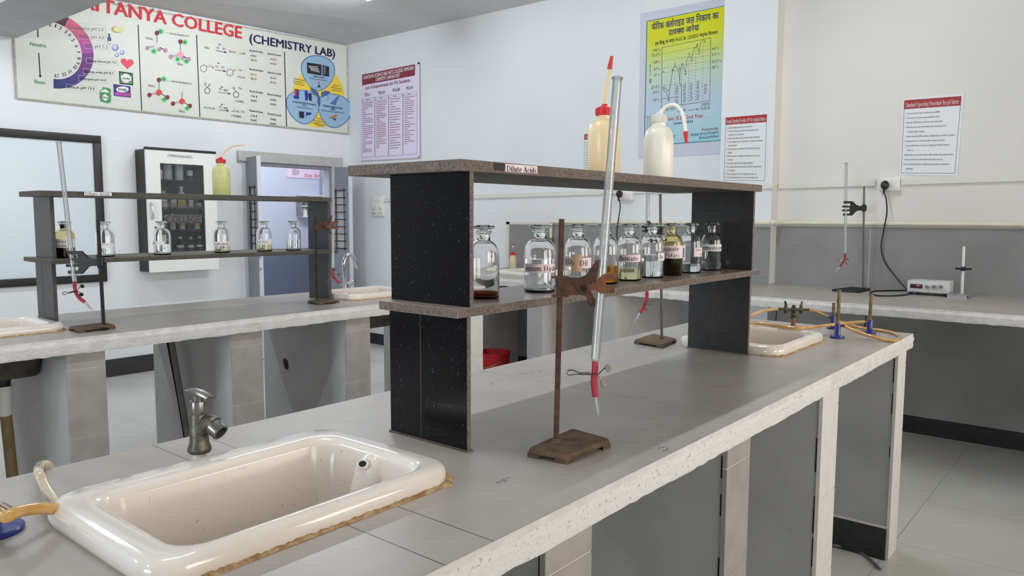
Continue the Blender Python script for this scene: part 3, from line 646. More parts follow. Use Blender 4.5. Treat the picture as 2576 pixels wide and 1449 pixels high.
# ---------------------------------------------------------------- ceramic basins
def rrect(x0, x1, y0, y1, r, n=7):
    pts = []
    for cx, cy, a in ((x1-r, y1-r, 0), (x0+r, y1-r, 90), (x0+r, y0+r, 180), (x1-r, y0+r, 270)):
        for i in range(n+1):
            t = math.radians(a+90*i/n); pts.append((cx+r*math.cos(t), cy+r*math.sin(t)))
    return pts
def basin(x0, x1, y0, y1, label, detail=True, lx=0.05, rx=0.05, fy=0.03, by=0.07, ovf='x', group='white ceramic basins', stain=True):
    t = thing('lab_sink', label, 'sink', ((x0+x1)/2, (y0+y1)/2, 0.9), group)
    ix0, ix1, iy0, iy1 = x0+lx, x1-rx, y0+fy, y1-by
    m = MB(); k = m.mi('ceramic'); kd = m.mi('ceramic_dirty')
    def outer(d, z, r): return [(x, y, z) for x, y in rrect(x0+d, x1-d, y0+d, y1-d, r)]
    def inner(d, z, r): return [(x, y, z) for x, y in rrect(ix0+d, ix1-d, iy0+d, iy1-d, r)]
    rings = [(outer(0.004, 0.898, 0.055), k), (outer(0.0, 0.908, 0.058), k), (outer(0.0, 0.918, 0.058), k), (outer(0.003, 0.926, 0.056), k), (outer(0.009, 0.931, 0.052), k), (outer(0.016, 0.933, 0.05), k),
             (inner(-0.012, 0.934, 0.05), k), (inner(-0.004, 0.933, 0.047), k), (inner(0.002, 0.929, 0.045), k), (inner(0.006, 0.92, 0.043), k), (inner(0.012, 0.89, 0.042), kd), (inner(0.022, 0.82, 0.05), kd), (inner(0.034, 0.76, 0.055), kd), (inner(0.06, 0.738, 0.05), kd), (inner(0.11, 0.732, 0.02), kd)]
    vs = [[m.bm.verts.new(p) for p in r] for r, _ in rings]; n = len(vs[0])
    for (a, b), (_, mk) in zip(zip(vs, vs[1:]), rings[1:]):
        for i in range(n): m.bm.faces.new((a[i], a[(i+1) % n], b[(i+1) % n], b[i])).material_index = mk
    m.bm.faces.new(vs[-1]).material_index = kd
    bmesh.ops.recalc_face_normals(m.bm, faces=m.bm.faces[:])
    m.build('bowl', t, angle=70)
    # outside of the bowl below the top
    m = MB(); a = rrect(ix0-0.004, ix1+0.004, iy0-0.004, iy1+0.004, 0.05); b = rrect(ix0+0.03, ix1-0.03, iy0+0.03, iy1-0.03, 0.05); k = m.mi('dirty_concrete')
    A = [m.bm.verts.new((x, y, 0.884)) for x, y in a]; B = [m.bm.verts.new((x, y, 0.726)) for x, y in b]
    for i in range(n): m.bm.faces.new((A[i], B[i], B[(i+1) % n], A[(i+1) % n])).material_index = k
    m.bm.faces.new(B[::-1]).material_index = k; m.build('underside', t, angle=70)
    if detail:
        # overflow: a bulged chase on the end wall with a dark opening near its top
        cy = 1.066; xe = ix1-0.004
        m = MB(); prof = []
        rows = []
        for z, h, d in ((0.926, 0.012, 0.002), (0.919, 0.024, 0.013), (0.905, 0.032, 0.024), (0.86, 0.040, 0.032), (0.78, 0.047, 0.042), (0.735, 0.05, 0.045)):
            rows.append([m.bm.verts.new((xe-(0.926-z)*0.17-d*math.sin(PI*i/12)+0.004, cy-h*math.cos(PI*i/12), z)) for i in range(13)])
        kk = m.mi('ceramic_dirty')
        for p, q in zip(rows, rows[1:]):
            for i in range(12): m.bm.faces.new((p[i], p[i+1], q[i+1], q[i])).material_index = kk
        bmesh.ops.recalc_face_normals(m.bm, faces=m.bm.faces[:]); ov = m.build('overflow', t, angle=70)
        m = MB(); q = Matrix.Translation((xe-0.0205, cy, 0.9105)) @ Matrix.Rotation(math.radians(-50), 4, 'Y') @ Matrix.Diagonal((0.7, 1.25, 1, 1))
        m.lathe([(0.0, 0.0012), (0.008, 0.0014), (0.0092, 0.0035), (0.0115, 0.0035), (0.0125, 0.0)], (0, 0, 0), 'ceramic', 20, q); m.lathe([(0, 0.0016), (0.0085, 0.0016)], (0, 0, 0), 'hole_dark', 20, q)
        m.build('overflow_hole', ov, label='small dark overflow hole')
        m = MB(); m.lathe([(0.0, 0.0015), (0.018, 0.0015), (0.022, 0.003), (0.026, 0.0)], ((ix0+ix1)/2, (iy0+iy1)/2, 0.732), 'chrome_dull', 20); m.build('drain', t)
    if stain:
        # crusty brown sealant bead along the foot of the rim
        m = MB(); rnd = random.Random(int(x0*100)+3); k = m.mi('stain_brown'); pts = []
        path = rrect(x0-0.001, x1+0.001, y0-0.001, y1+0.001, 0.058, 5); seq = path[12:]+path[:3] if True else path
        path = spline([Vector((x, y, 0)) for x, y in seq], 2); dense = []
        for a, b in zip(path, path[1:]):
            c = max(1, int((b-a).length/0.006)); dense += [a+(b-a)*i/c for i in range(c)]
        rows = []
        for i, p in enumerate(dense):
            tdir = (dense[min(i+1, len(dense)-1)]-dense[max(i-1, 0)]).normalized(); nn = Vector((tdir.y, -tdir.x, 0))
            w = 0.0015+0.003*rnd.random()+0.0016*(math.sin(i*0.11)+1)+(0.012*max(0, 1-abs(p.x-x1)/0.05) if p.y < y0+0.09 else 0); h = 0.0015+0.004*rnd.random()
            rows.append([m.bm.verts.new(p-nn*0.004+Vector((0, 0, 0.9+h+0.001))), m.bm.verts.new(p+nn*w*0.5+Vector((0, 0, 0.9+h))), m.bm.verts.new(p+nn*w+Vector((0, 0, 0.9002)))])
        for p, q in zip(rows, rows[1:]):
            for j in range(2): m.bm.faces.new((p[j], q[j], q[j+1], p[j+1])).material_index = k
        m.build('sealant', t, angle=60, label='crusty brown sealant around the rim')
    return t
basin(0.405, 0.942, 0.895, 1.275, 'white ceramic sink in the foreground, beside the short metal tap')
basin(2.46, 2.948, 0.895, 1.275, 'white ceramic sink at the far end of the main bench, beside the burners', detail=False)
basin(0.65, 1.19, 3.271, 3.651, 'white ceramic sink at the left edge of the photo, beside the smaller rack', detail=False)
basin(2.605, 3.1, 3.271, 3.651, 'white ceramic sink below the chrome swan-neck tap', detail=False)
cs = basin(4.54, 4.965, 3.44, 4.0, 'white ceramic sink in the counter along the back wall', detail=False, lx=0.05, fy=0.05, stain=False)

# ---------------------------------------------------------------- stone reagent racks
def rack(dx, dy, label, zl, zu, near, far, lower, upper, tag_px, mats, yb, rot=0.0):
    """two stone shelves on stone uprights, with a paper sticker on the top shelf's edge"""
    edge, top, under, face, face2 = mats
    t = thing('reagent_rack', label, 'rack', ((near[0]+far[0])/2, (near[2]+near[3])/2, 0.9), 'stone bottle racks')
    for nm, (x0, x1, y0, y1), z0, z1 in (('lower_shelf', lower, zl-0.018, zl), ('upper_shelf', upper, zu-0.022, zu)):
        m = MB(); m.box(x0, x1, y0, y1, z0, z1, edge, bev=0.0008, fm={'+z': top, '-z': under}); sh = m.build(nm, t, smooth=False)
    for (x0, x1, y0, y1), f in ((near, face), (far, face2)):
        m = MB(); m.box(x0, x1, y0, y1, 0.9, zl-0.018, f, fm={'-y': edge, '+y': edge}); m.box(x0-0.0004, x0+0.0002, y0+0.128, y0+0.1295, 0.903, zl-0.02, 'granite_edge_dark')
        m.box(x0-0.003, x1+0.003, y0-0.003, y1+0.003, 0.8995, 0.904, 'plaster_white' if False else edge); m.build('lower_upright', t, smooth=False)
        m = MB(); m.box(x0+(0.004 if x0 < 2 else 0), x1+(0.004 if x0 < 2 else 0), y0-0.004, y1-0.002, zl, zu-0.022, f, fm={'-y': edge, '+y': edge}); m.build('upper_upright', t, smooth=False)
    t.rotation_euler.z = rot
    return t
rk = rack(0, 0, 'brown stone shelf rack of two levels in the middle of the main bench', 1.185, 1.466,
          (1.0655, 1.0765, 0.993, 1.215), (2.439, 2.4515, 0.995, 1.213), (1.034, 2.499, 0.987, 1.212), (1.0435, 2.501, 0.989, 1.318), None,
          ('granite_edge', 'granite_top', 'granite_under', 'granite_black', 'granite_black_dull'), 0)
def edge_sticker(parent, y, base_a, base_b, hpx, text, quad, paper='paper_pink', tapes=()):
    b = Board('y', y, 0.0006)
    for tq in tapes: b.poly(tq, 'frame_black', 0)
    b.poly(quad, paper, 0); b.text(roman(text), base_a, base_b, hpx, 'ink_black', 1)
    b.mb.build('sticker', parent, smooth=False, label='paper sticker with serif lettering')
edge_sticker(rk, 0.989, (1275, 431), (1350, 436.5), 14.5, 'Dilute Acids', [(1271, 412), (1352, 417.5), (1352, 437.5), (1271, 432)], 'paper_pink', [[(1243, 409), (1268, 412), (1272, 418), (1268, 430), (1242, 427)]])
rk2 = rack(0, 0, 'darker stone shelf rack on the bench in front of the whiteboard', 1.175, 1.456,
           (1.222, 1.237, 3.455, 3.665), (2.572, 2.590, 3.455, 3.645), (1.199, 2.590, 3.388, 3.74), (1.168, 2.572, 3.39, 3.64), None,
           ('granite_edge_dark', 'granite_under', 'granite_under', 'granite_black_dull', 'granite_black_dull'), 0, rot=math.radians(-2.6))
edge_sticker(rk2, 3.39, (225, 489.5), (288, 492.5), 6.5, 'Dilute Acids', [(223, 482), (291, 484.5), (291, 493), (223, 491)], 'paper_white', [[(205, 483), (223, 484), (223, 490), (208, 489.5)], [(291, 486), (300, 488), (298, 492), (291, 491.5)]])

# ---------------------------------------------------------------- reagent bottles
def bottle(loc, label, group, sticker=None, liquid=None, level=0.06, gl='bottle_glass', r=0.0335, sc=1.0, rear=None, dark_neck=False):
    """sticker: list of (text lines, z0, z1, angle centre deg, half width deg, paper, flip)"""
    t = thing('reagent_bottle', label, 'bottle', loc, group); L = Vector(loc)
    S = lambda pr: [(a*sc, b*sc) for a, b in pr]; g = (r/0.0335)**0.8; S2 = lambda pr: [(a*sc*g, b*sc) for a, b in pr]
    out = [(0, 0.0), (r*0.9, 0.0), (r, 0.003), (r, 0.088)]+[(0.0135+(r-0.0135)*math.cos(math.radians(a))**0.8, 0.088+0.034*math.sin(math.radians(a))) for a in (18, 36, 54, 70, 82)]+[(0.0138*g, 0.124), (0.0138*g, 0.138), (0.0172*g, 0.1395), (0.0176*g, 0.1425), (0.016*g, 0.144)]
    inn = [(0.0125*g, 0.1438), (0.0114*g, 0.136), (0.0114*g, 0.123)]+[(0.0112+(r-0.0022-0.0112)*math.cos(math.radians(a))**0.8, 0.088+0.0315*math.sin(math.radians(a))) for a in (82, 70, 54, 36, 18)]+[(r-0.0022, 0.088), (r-0.0022, 0.006), (r*0.85, 0.0035), (0, 0.0035)]
    m = MB(); m.lathe(S(out+inn), L, gl, 36); m.build('body', t, angle=50)
    m = MB(); m.lathe(S2([(0, 0.1275), (0.0075, 0.1275), (0.0108, 0.1425), (0.010, 0.147), (0.019, 0.1475), (0.0235, 0.1495), (0.0246, 0.152), (0.0225, 0.1545), (0.014, 0.156), (0, 0.1565)]), L, 'stopper_glass', 32); m.build('stopper', t, angle=50)
    if liquid:
        ri = r-0.0024; m = MB(); m.lathe(S([(0, 0.0037), (r*0.84, 0.0037), (ri, 0.0063), (ri, level), (0, level)]), L, liquid, 32); m.build('liquid', t, angle=50, label='liquid in the bottle')
    if dark_neck:
        m = MB(); m.lathe(S([(0.0113, 0.128), (0.0139, 0.128), (0.0139, 0.142), (0.0113, 0.142)]), L, 'liquid_black', 24); m.build('neck_stain', t)
    for st in (sticker or []):
        lines_, z0, z1, ac, hw, paper = st[:6]; m = MB(); rr = r+0.0004; k = m.mi(paper); n = 16
        va = math.atan2(-L.y, -L.x)      # facing the viewer's aisle
        A = lambda u: va+math.radians(ac)+math.radians(hw)*u
        rows = [[m.bm.verts.new(L+Vector((rr*math.cos(A(-1+2*i/n)), rr*math.sin(A(-1+2*i/n)), z))*1.0) for i in range(n+1)] for z in (z0, z1)]
        for i in range(n): m.bm.faces.new((rows[0][i], rows[0][i+1], rows[1][i+1], rows[1][i])).material_index = k
        nl = len(lines_); H = (z1-z0)
        for j, ln in enumerate(lines_):
            if not ln: continue
            s, x0, h = ln                # text, start (-1..1 across the sticker), capital height (m)
            zb = z1-H*(j+1)/nl+(H/nl-h)/2; R2 = rr+0.0004; start = x0*math.radians(hw)*rr
            def mp(x, y, q, s0=start, h=h, zb=zb):
                a = va+math.radians(ac)+(s0+x*h)/rr
                return (L.x+(R2+q*0.00004)*math.cos(a), L.y+(R2+q*0.00004)*math.sin(a), L.z+zb+y*h)
            letter(m, roman(s), mp, 'ink_black')
        for f in m.bm.faces: f.normal_update()
        for v in rows[0]+rows[1]: pass
        # rows were made about z=0 of the bottle
        m.build('sticker', t, angle=30)
    return t
ZS = 1.185
G1, G2 = 'reagent bottles on the main bench rack', 'reagent bottles on the rack by the whiteboard'
def bp(px, py, z, y=None): p = onz(px, py, z); return (p.x, p.y if y is None else y, z)
def row(px, y, z=ZS):
    """place on the shelf: seen at pixel column px, at depth y"""
    d = ray(px, 700.0); return (d.x*y/d.y, y, z)
bottle(row(1217, 1.085), 'clear bottle with dark brown dregs, nearest the rack\'s near upright', G1, None, 'liquid_brown', 0.013)
bottle(row(1358, 1.082), 'bottle labelled onium Hydro, half full of clear liquid', G1, [([('onium Hydro', -0.92, 0.0115)], 0.046, 0.066, 0, 66, 'paper_pink')], 'water', 0.076, r=0.037)
bottle(row(1453, 1.085), 'bottle with NO3 and Dil on its two stickers and tan tape between', G1,
       [([('NO_3', -0.5, 0.0125)], 0.052, 0.076, -52, 34, 'paper_pink'), ([('Dil', -0.75, 0.0125)], 0.048, 0.074, 38, 40, 'paper_pink'), ([None], 0.04, 0.082, -4, 24, 'tape_tan')], 'water', 0.04)
bottle(row(1523, 1.085), 'bottle of amber liquid behind the rusty clamp', G1, [([None], 0.056, 0.074, -60, 36, 'paper_pink')], 'liquid_amber', 0.046)
bottle(row(1582, 1.09), 'bottle labelled rbonate with a little pale liquid', G1, [([('rbonate', -0.93, 0.0125)], 0.052, 0.072, 2, 62, 'paper_pink')], 'liquid_pale', 0.034)
bottle(row(1640, 1.09), 'clear bottle with a sticker reading A at its right side', G1, [([('Ac', -0.8, 0.0115)], 0.05, 0.072, 58, 30, 'paper_white'), ([None], 0.056, 0.082, -60, 18, 'paper_white')], 'water', 0.066)
bottle(row(1687, 1.092), 'yellowish bottle labelled magnate Potass with black liquid', G1, [([('magnate', -0.96, 0.012), ('Potass', -0.55, 0.012)], 0.052, 0.09, 8, 74, 'paper_pink')], 'liquid_black', 0.052, gl='bottle_glass_yellow')
bottle(row(1736, 1.093), 'bottle with O3 and a small two-line sticker, beside the black-filled bottle', G1, [([('O_3', -0.6, 0.0115)], 0.05, 0.078, -62, 28, 'paper_white'), ([('Nit Ac', -0.6, 0.006), ('Dil', 0.1, 0.006)], 0.052, 0.08, 50, 34, 'paper_pink')], 'water', 0.03)
bottle(row(1788, 1.095), 'bottle labelled mmonium, the last one before the far upright', G1, [([('mmonium', -0.95, 0.0125)], 0.064, 0.086, 4, 62, 'paper_white'), ([None], 0.07, 0.1, 150, 40, 'paper_pink')], 'water', 0.03)
ZL = 1.175
bottle(row(168, 3.565, ZL), 'bottle of black liquid labelled tassium P behind the leaning burette', G2, [([('manga', -0.8, 0.012), ('tassium P', -0.97, 0.0125)], 0.044, 0.082, 0, 78, 'paper_white')], 'liquid_black', 0.05, gl='bottle_glass_yellow', dark_neck=True, r=0.0385)
bottle(row(268, 3.545, ZL), 'bottle with a fine-print white sticker beside the dark iron rod', G2, [([('Hydrochloric acid', -0.9, 0.0042), ('Conc', -0.8, 0.0042)], 0.038, 0.06, 4, 62, 'paper_white')], 'water', 0.06, r=0.0385)
bottle(row(411, 3.53, ZL), 'bottle labelled cid at its left, in front of the black and white cabinet', G2, [([('cid', -0.9, 0.0125)], 0.046, 0.064, -34, 50, 'paper_white')], 'water', 0.05, r=0.0385)
bottle(row(561, 3.51, ZL), 'bottle labelled icarbonate with a little liquid', G2, [([('icarbonate', -0.95, 0.0125)], 0.034, 0.056, 4, 74, 'paper_white')], 'liquid_pale', 0.034, r=0.0385)
bottle(row(667, 3.495, ZL), 'bottle labelled Dil H2S in front of the doorway', G2, [([('Dil. H_2S', -0.9, 0.012)], 0.036, 0.062, 6, 70, 'paper_white')], 'liquid_pale', 0.036, r=0.0385)
bottle(row(740, 3.485, ZL), 'bottle half full of clear liquid with a narrow blank sticker, beside the far upright', G2, [([None], 0.056, 0.068, -40, 36, 'paper_white')], 'water', 0.056, r=0.0385)

# ---------------------------------------------------------------- plastic wash bottles
def wash(loc, label, body, capm, tube_pts, tip_pts, tubem, r=0.041, h=0.145, group='plastic wash bottles', nozzle_r=0.0042, squat=1.0):
    t = thing('wash_bottle', label, 'bottle', loc, group); L = Vector(loc); hs = h*0.66
    prof = [(0, 0), (r*0.94, 0), (r, 0.004), (r, hs)]+[(0.018+(r-0.018)*math.cos(math.radians(a))**0.85, hs+(h-hs-0.012)*math.sin(math.radians(a))) for a in (15, 30, 45, 60, 75)]+[(0.018, h-0.01), (0.018, h)]
    m = MB(); m.lathe(prof, L, body, 36); m.build('body', t, angle=50)
    m = MB(); cr = [(0.0, h+0.002), (0.0205, h+0.002), (0.0225, h+0.004), (0.0225, h+0.019), (0.020, h+0.022), (0.009, h+0.026), (0.007, h+0.031), (0, h+0.031)]
    m.lathe([(a, b-0.003) for a, b in cr], L, capm, 36)
    for i in range(24):
        a = 2*PI*i/24; p = L+Vector((0.0225*math.cos(a), 0.0225*math.sin(a), h+0.002)); m.rod(p, p+Vector((0, 0, 0.013)), 0.0009, capm, 5)
    m.build('cap', t)
    m = MB(); m.tube(tube_pts, nozzle_r, tubem, 10, smooth=6); m.build('spout', t, label='thin spout tube')
    if tip_pts:
        m = MB(); m.lathe([(0, 0), (0.0062, 0), (0.0066, 0.004), (0.0042, (Vector(tip_pts[1])-Vector(tip_pts[0])).length), (0, (Vector(tip_pts[1])-Vector(tip_pts[0])).length)], (0, 0, 0), 'cap_red', 14,
                Matrix.Translation(tip_pts[0]) @ (Vector(tip_pts[1])-Vector(tip_pts[0])).to_track_quat('Z', 'Y').to_matrix().to_4x4()); m.build('tip', t, label='red plastic tip')
    return t
X1 = 1.675; w1 = onx(1518, 440, X1); z0 = 1.466
wash((X1, w1.y, z0), 'cream wash bottle with a red cap and upright spout on the main rack\'s top shelf', 'wash_cream', 'cap_red',
     [onx(*q, X1) for q in ((1518, 284), (1520, 268), (1524, 235), (1529, 200), (1534, 172))], [onx(1533, 174, X1), onx(1539, 141, X1)], 'straw', 0.0415, 0.151)
X2 = 1.878; w2 = onx(1655, 447, X2)
wash((X2, w2.y, z0), 'white wash bottle with a curved spout and red tip on the main rack\'s top shelf', 'wash_white', 'cream_plastic',
     [onx(*q, X2) for q in ((1655, 316), (1656, 300), (1662, 284), (1674, 270), (1690, 264), (1705, 268), (1716, 284), (1722, 308), (1725, 334))], [onx(1724.5, 331, X2), onx(1727, 360, X2)], 'straw_white', 0.040, 0.149, nozzle_r=0.005)
y3 = 3.53; w3 = ony(558, 492, y3)
wash((w3.x, y3, 1.456), 'greenish yellow wash bottle with a red cap on the darker rack\'s top shelf', 'wash_yellow', 'cap_red',
     [ony(*q, y3) for q in ((556, 408), (557, 398), (564, 384), (576, 373), (592, 367), (615, 365))], None, 'straw', 0.0425, 0.160, nozzle_r=0.0035)
wc = onz(1290, 677, 0.9)
wash((wc.x, wc.y, 0.9), 'small wash bottle with a red cap standing on the back counter behind its sink', 'wash_cream', 'cap_red',
     [(wc.x, wc.y, 1.085), (wc.x, wc.y, 1.10), (wc.x, wc.y, 1.112)], [(wc.x, wc.y+0.014, 1.112), (wc.x, wc.y-0.02, 1.118)], 'straw_white', 0.030, 0.125)

# ---------------------------------------------------------------- burette stands
CL_BODY = [(1400, 697), (1420, 694), (1452, 697), (1471, 692), (1485, 674), (1497, 655), (1511, 651), (1513, 671), (1505, 673), (1498, 697), (1486, 714), (1482, 729), (1491, 748), (1499, 760), (1497, 770), (1480, 770), (1475, 763), (1471, 744), (1457, 740), (1414, 741), (1402, 742)]
CL_JAW = [(1474, 712), (1494, 711), (1511, 690), (1541, 688), (1541, 703), (1522, 704), (1517, 713), (1522, 721), (1539, 723), (1539, 735), (1508, 737), (1494, 728), (1475, 730)]
CL_FORK = [(1406+(938-x)*0.789, 718+(y-354)*0.789) for x, y in ((955, 335), (905, 338), (884, 333), (866, 316), (853, 303), (790, 303), (790, 319), (836, 319), (841, 338), (782, 337), (782, 350), (836, 351), (836, 364), (782, 367), (782, 380), (841, 379), (836, 396), (790, 397), (790, 412), (853, 412), (866, 397), (884, 378), (905, 373), (955, 373))]
def clamp(parent, rod_c, bur_c, body_m, jaw_m, thick, rod_r, scale=1.0, cork=True):
    """double burette clamp: a winged plate with two pinching jaws, drawn between the rod and the tube"""
    O = Vector(rod_c); S = Vector(bur_c)-O; Ls = S.length; S.normalize(); U = Vector((0, 0, 1)); Nn = S.cross(U).normalized(); U = Nn.cross(S).normalized()
    k = Ls/105.0
    def P(q, off=0): return O+S*((q[0]-1406)*k)+U*((718-q[1])*k*scale)+Nn*off
    m = MB(); m.prism([P(q, -thick/2) for q in (CL_BODY if cork else CL_FORK)], Nn*thick, body_m)
    for zz in ((24, -24) if cork else ()):
        c = O+U*(zz*k*scale); q = U.to_track_quat('Z', 'Y').to_matrix().to_4x4()
        m.lathe([(rod_r, -0.0015), (rod_r*3.0, -0.0015), (rod_r*3.0, 0.0015), (rod_r, 0.0015)], c, body_m, 20, Matrix.Translation(c) @ q)
    m.rod(O-U*(22*k*scale), O+U*(22*k*scale), rod_r*1.5, body_m, 14)
    m.rod(P((1440, 708), thick*0.3), P((1456, 728), thick*0.9), 0.0022, body_m, 8); m.tube([P((1448, 712), thick), P((1462, 735), thick)], 0.0015, body_m, 6)
    c = m.build('burette_clamp', parent, angle=40)
    if not cork: return
    side = 1 if Nn.dot(EYE-O) > 0 else -1
    m = MB(); m.prism([P(q, side*thick*0.55) for q in CL_JAW], Nn*side*thick*0.8, jaw_m)
    if cork:
        for q in ((1534, 695), (1532, 729)): m.rod(P((q[0]-16, q[1]), side*thick), P((q[0]+10, q[1]), side*thick), 6.5*k, jaw_m, 10)
    m.build('jaw', c, angle=40)
def stand(label, corners, base_h, rod_b, rod_t, rod_r, base_m, rod_m, group='burette stands', feet=True, cl=None):
    """corners: four (x, y) of the base plate"""
    cx = sum(c[0] for c in corners)/4; cy = sum(c[1] for c in corners)/4
    t = thing('burette_stand', label, 'stand', (cx, cy, 0.9), group)
    m = MB(); h = base_h; lo = 0.9+(h*0.42 if feet else 0)
    n = 4; pts = [Vector((*c, 0)) for c in corners]; C = Vector((cx, cy, 0))
    if sum((pts[i]-pts[i-1]).cross(pts[(i+1) % 4]-pts[i]).z for i in range(4)) < 0: pts = pts[::-1]
    # rounded plate
    out = []
    for i in range(4):
        p = pts[i]; a = (pts[i-1]-p).normalized(); b = (pts[(i+1) % 4]-p).normalized(); rr = 0.008
        out += [p+a*rr, p+(a+b)*rr*0.3, p+b*rr]
    def ringz(s, z): return [Vector((C.x+(q.x-C.x)*s, C.y+(q.y-C.y)*s, z)) for q in out]
    rs = [ringz(0.98, lo), ringz(1.0, lo+0.002), ringz(0.985, 0.9+h-0.003), ringz(0.955, 0.9+h)]
    V = [[m.bm.verts.new(p) for p in r] for r in rs]; k = m.mi(base_m); nn = len(out)
    for a, b in zip(V, V[1:]):
        for i in range(nn): m.bm.faces.new((a[i], a[(i+1) % nn], b[(i+1) % nn], b[i])).material_index = k
    m.bm.faces.new(V[-1]).material_index = k; m.bm.faces.new(V[0][::-1]).material_index = k
    if feet:
        for i in range(4):
            p = pts[i]; a = (pts[i-1]-p); b = (pts[(i+1) % 4]-p); f = [p, p+b.normalized()*0.026, p+b.normalized()*0.018+a.normalized()*0.018, p+a.normalized()*0.026]
            f = [Vector((C.x+(q.x-C.x)*0.985, C.y+(q.y-C.y)*0.985, 0.9)) for q in f]; m.prism(f, (0, 0, lo-0.9+0.002), base_m)
    m.build('base', t, angle=40)
    m = MB(); m.rod(rod_b, rod_t, rod_r, rod_m, 16); m.lathe([(rod_r, 0), (rod_r*1.9, 0), (rod_r*1.4, 0.006), (rod_r, 0.008)], (rod_b[0], rod_b[1], 0.9+h-0.0005), base_m, 16); m.build('rod', t)
    if cl: clamp(t, *cl)
    return t
def burette(label, top, bot, r, rub, noz, glassm='tube_glass', marks=True, clip=None, group='glass burettes', rr=None, hollow=True):
    t = thing('burette', label, 'burette', bot, group); top, bot = Vector(top), Vector(bot); ax = (top-bot).normalized(); Lh = (top-bot).length
    m = MB()
    if hollow: m.pipe(bot, top, r, r*0.68, glassm, 24)
    else: m.pipe(bot, top, r, r*0.8, glassm, 14)
    q = ax.to_track_quat('Z', 'Y').to_matrix().to_4x4(); M = Matrix.Translation(top) @ q
    m.lathe([(r*0.75, -0.002), (r*1.25, -0.001), (r*1.3, 0.0008), (r*1.2, 0.002), (r*0.75, 0.0015)], top, glassm, 24, M)
    M2 = Matrix.Translation(bot) @ q; m.lathe([(r, 0.0), (r*0.9, -0.004), (r*0.4, -0.008), (r*0.3, -0.014), (0, -0.014)], bot, glassm, 20, M2)
    if marks:
        side = ax.cross(bot-EYE).normalized(); fr = (EYE-bot); fr = (fr-ax*fr.dot(ax)).normalized()
        n = 100; k = m.mi('grey_ink')
        for i in range(n):
            c = bot+ax*(Lh*(0.12+0.72*i/n)); wide = 80 if i % 10 == 0 else (50 if i % 5 == 0 else 30); pr = None
            for j in range(5):
                a = math.radians(100+wide*(j/4)); d = (-side*math.cos(a)*-1+fr*math.sin(a)).normalized() if False else (fr*math.sin(a)-side*math.cos(a)*-1)
                p = c+d.normalized()*(r+0.0002); w = ax*0.00022
                cur = (m.bm.verts.new(p-w), m.bm.verts.new(p+w))
                if pr: m.bm.faces.new((pr[0], cur[0], cur[1], pr[1])).material_index = k
                pr = cur
    m.build('glass_tube', t, angle=50)
    rr = rr or r*0.72
    m = MB(); m.tube([bot-ax*0.004]+rub, rr, 'rubber_red', 14, smooth=6); m.build('rubber_tube', t, label='dark red rubber tube')
    a, b = Vector(rub[-1]), Vector(noz); d = (b-a).normalized(); m = MB(); q = d.to_track_quat('Z', 'Y').to_matrix().to_4x4(); ln = (b-a).length
    m.lathe([(rr*0.62, -0.006), (rr*0.62, ln*0.55), (rr*0.22, ln), (rr*0.12, ln), (rr*0.45, ln*0.5), (rr*0.45, -0.006)], a, glassm, 14, Matrix.Translation(a) @ q); m.build('nozzle', t, angle=50)
    if clip:
        # spring pinch clip: wire loop on one side, two round thumb pads on the other
        c, S, U, k, mm = clip; c = Vector(c); S = Vector(S).normalized(); U = Vector(U).normalized(); Fd = S.cross(U).normalized()
        P = lambda a, b, f=0: c+S*(a*k)+U*(b*k)+Fd*(f*k)
        m = MB(); wr = 1.6*k
        m.tube([P(-12, 2, 4), P(-34, 2, 3), P(-48, 8, 2), P(-62, 8, 1), P(-66, 2, 0), P(-60, -4, -1), P(-48, -2, -2), P(-34, -2, -3), P(-12, -2, -4)], wr, mm, 8, smooth=5)
        m.tube([P(-30, 0, 4), P(6, -2, 6), P(16, 4, 6), P(24, 12, 5), P(32, 15, 4)], wr, mm, 8, smooth=5)
        m.tube([P(-30, -2, -4), P(4, -4, -6), P(14, -8, -6), P(20, -16, -6), P(24, -24, -6)], wr, mm, 8, smooth=5)
        m.box(-30*k, -8*k, -3*k, 3*k, -6*k, 6*k, mm, M=Matrix((( S.x, U.x, Fd.x, c.x), (S.y, U.y, Fd.y, c.y), (S.z, U.z, Fd.z, c.z), (0, 0, 0, 1))))
        for a, b, f in ((36, 14, 4), (26, -24, -6)):
            p = P(a, b, f); v = (EYE-p).normalized()*0.6+U*0.2+S*0.5; m.rod(p-v.normalized()*0.0006, p+v.normalized()*0.0009, 10*k, mm, 18)
        m.build('pinch_clip', t, label='metal spring pinch clip')
    return t
# the big rusty stand in front of the main rack
rb = onz(1399, 1112, 0.918); rt = ony(1413, 551, rb.y); D1 = dep(rb)
RC = rb+(rt-rb)*((718-1112)/(551-1112.0)); BC = ond(1513.5, 718, D1-0.028)
stand('rusty iron stand with a clamp, in front of the rack on the main bench', [(1.117, 0.885), (1.129, 0.800), (1.275, 0.795), (1.290, 0.899)], 0.018, rb, rt, 0.0055, 'rust_base', 'rust',
      cl=(RC, BC+(RC-BC).normalized()*0.0, 'rust', 'rust_orange', 0.012, 0.0056))
DB = D1-0.03
burette('long graduated burette leaning in the rusty clamp in front of the main rack', ond(1553, 197, DB-0.01), ond(1497.5, 902, DB), 0.0088,
        [ond(1497, 925, DB), ond(1494, 960, DB), ond(1498, 998, DB)], ond(1505, 1044, DB), 'thin_glass', clip=(ond(1493, 940, DB-0.006), _r*1.0, _u, 0.00078, 'steel'), rr=0.0062)
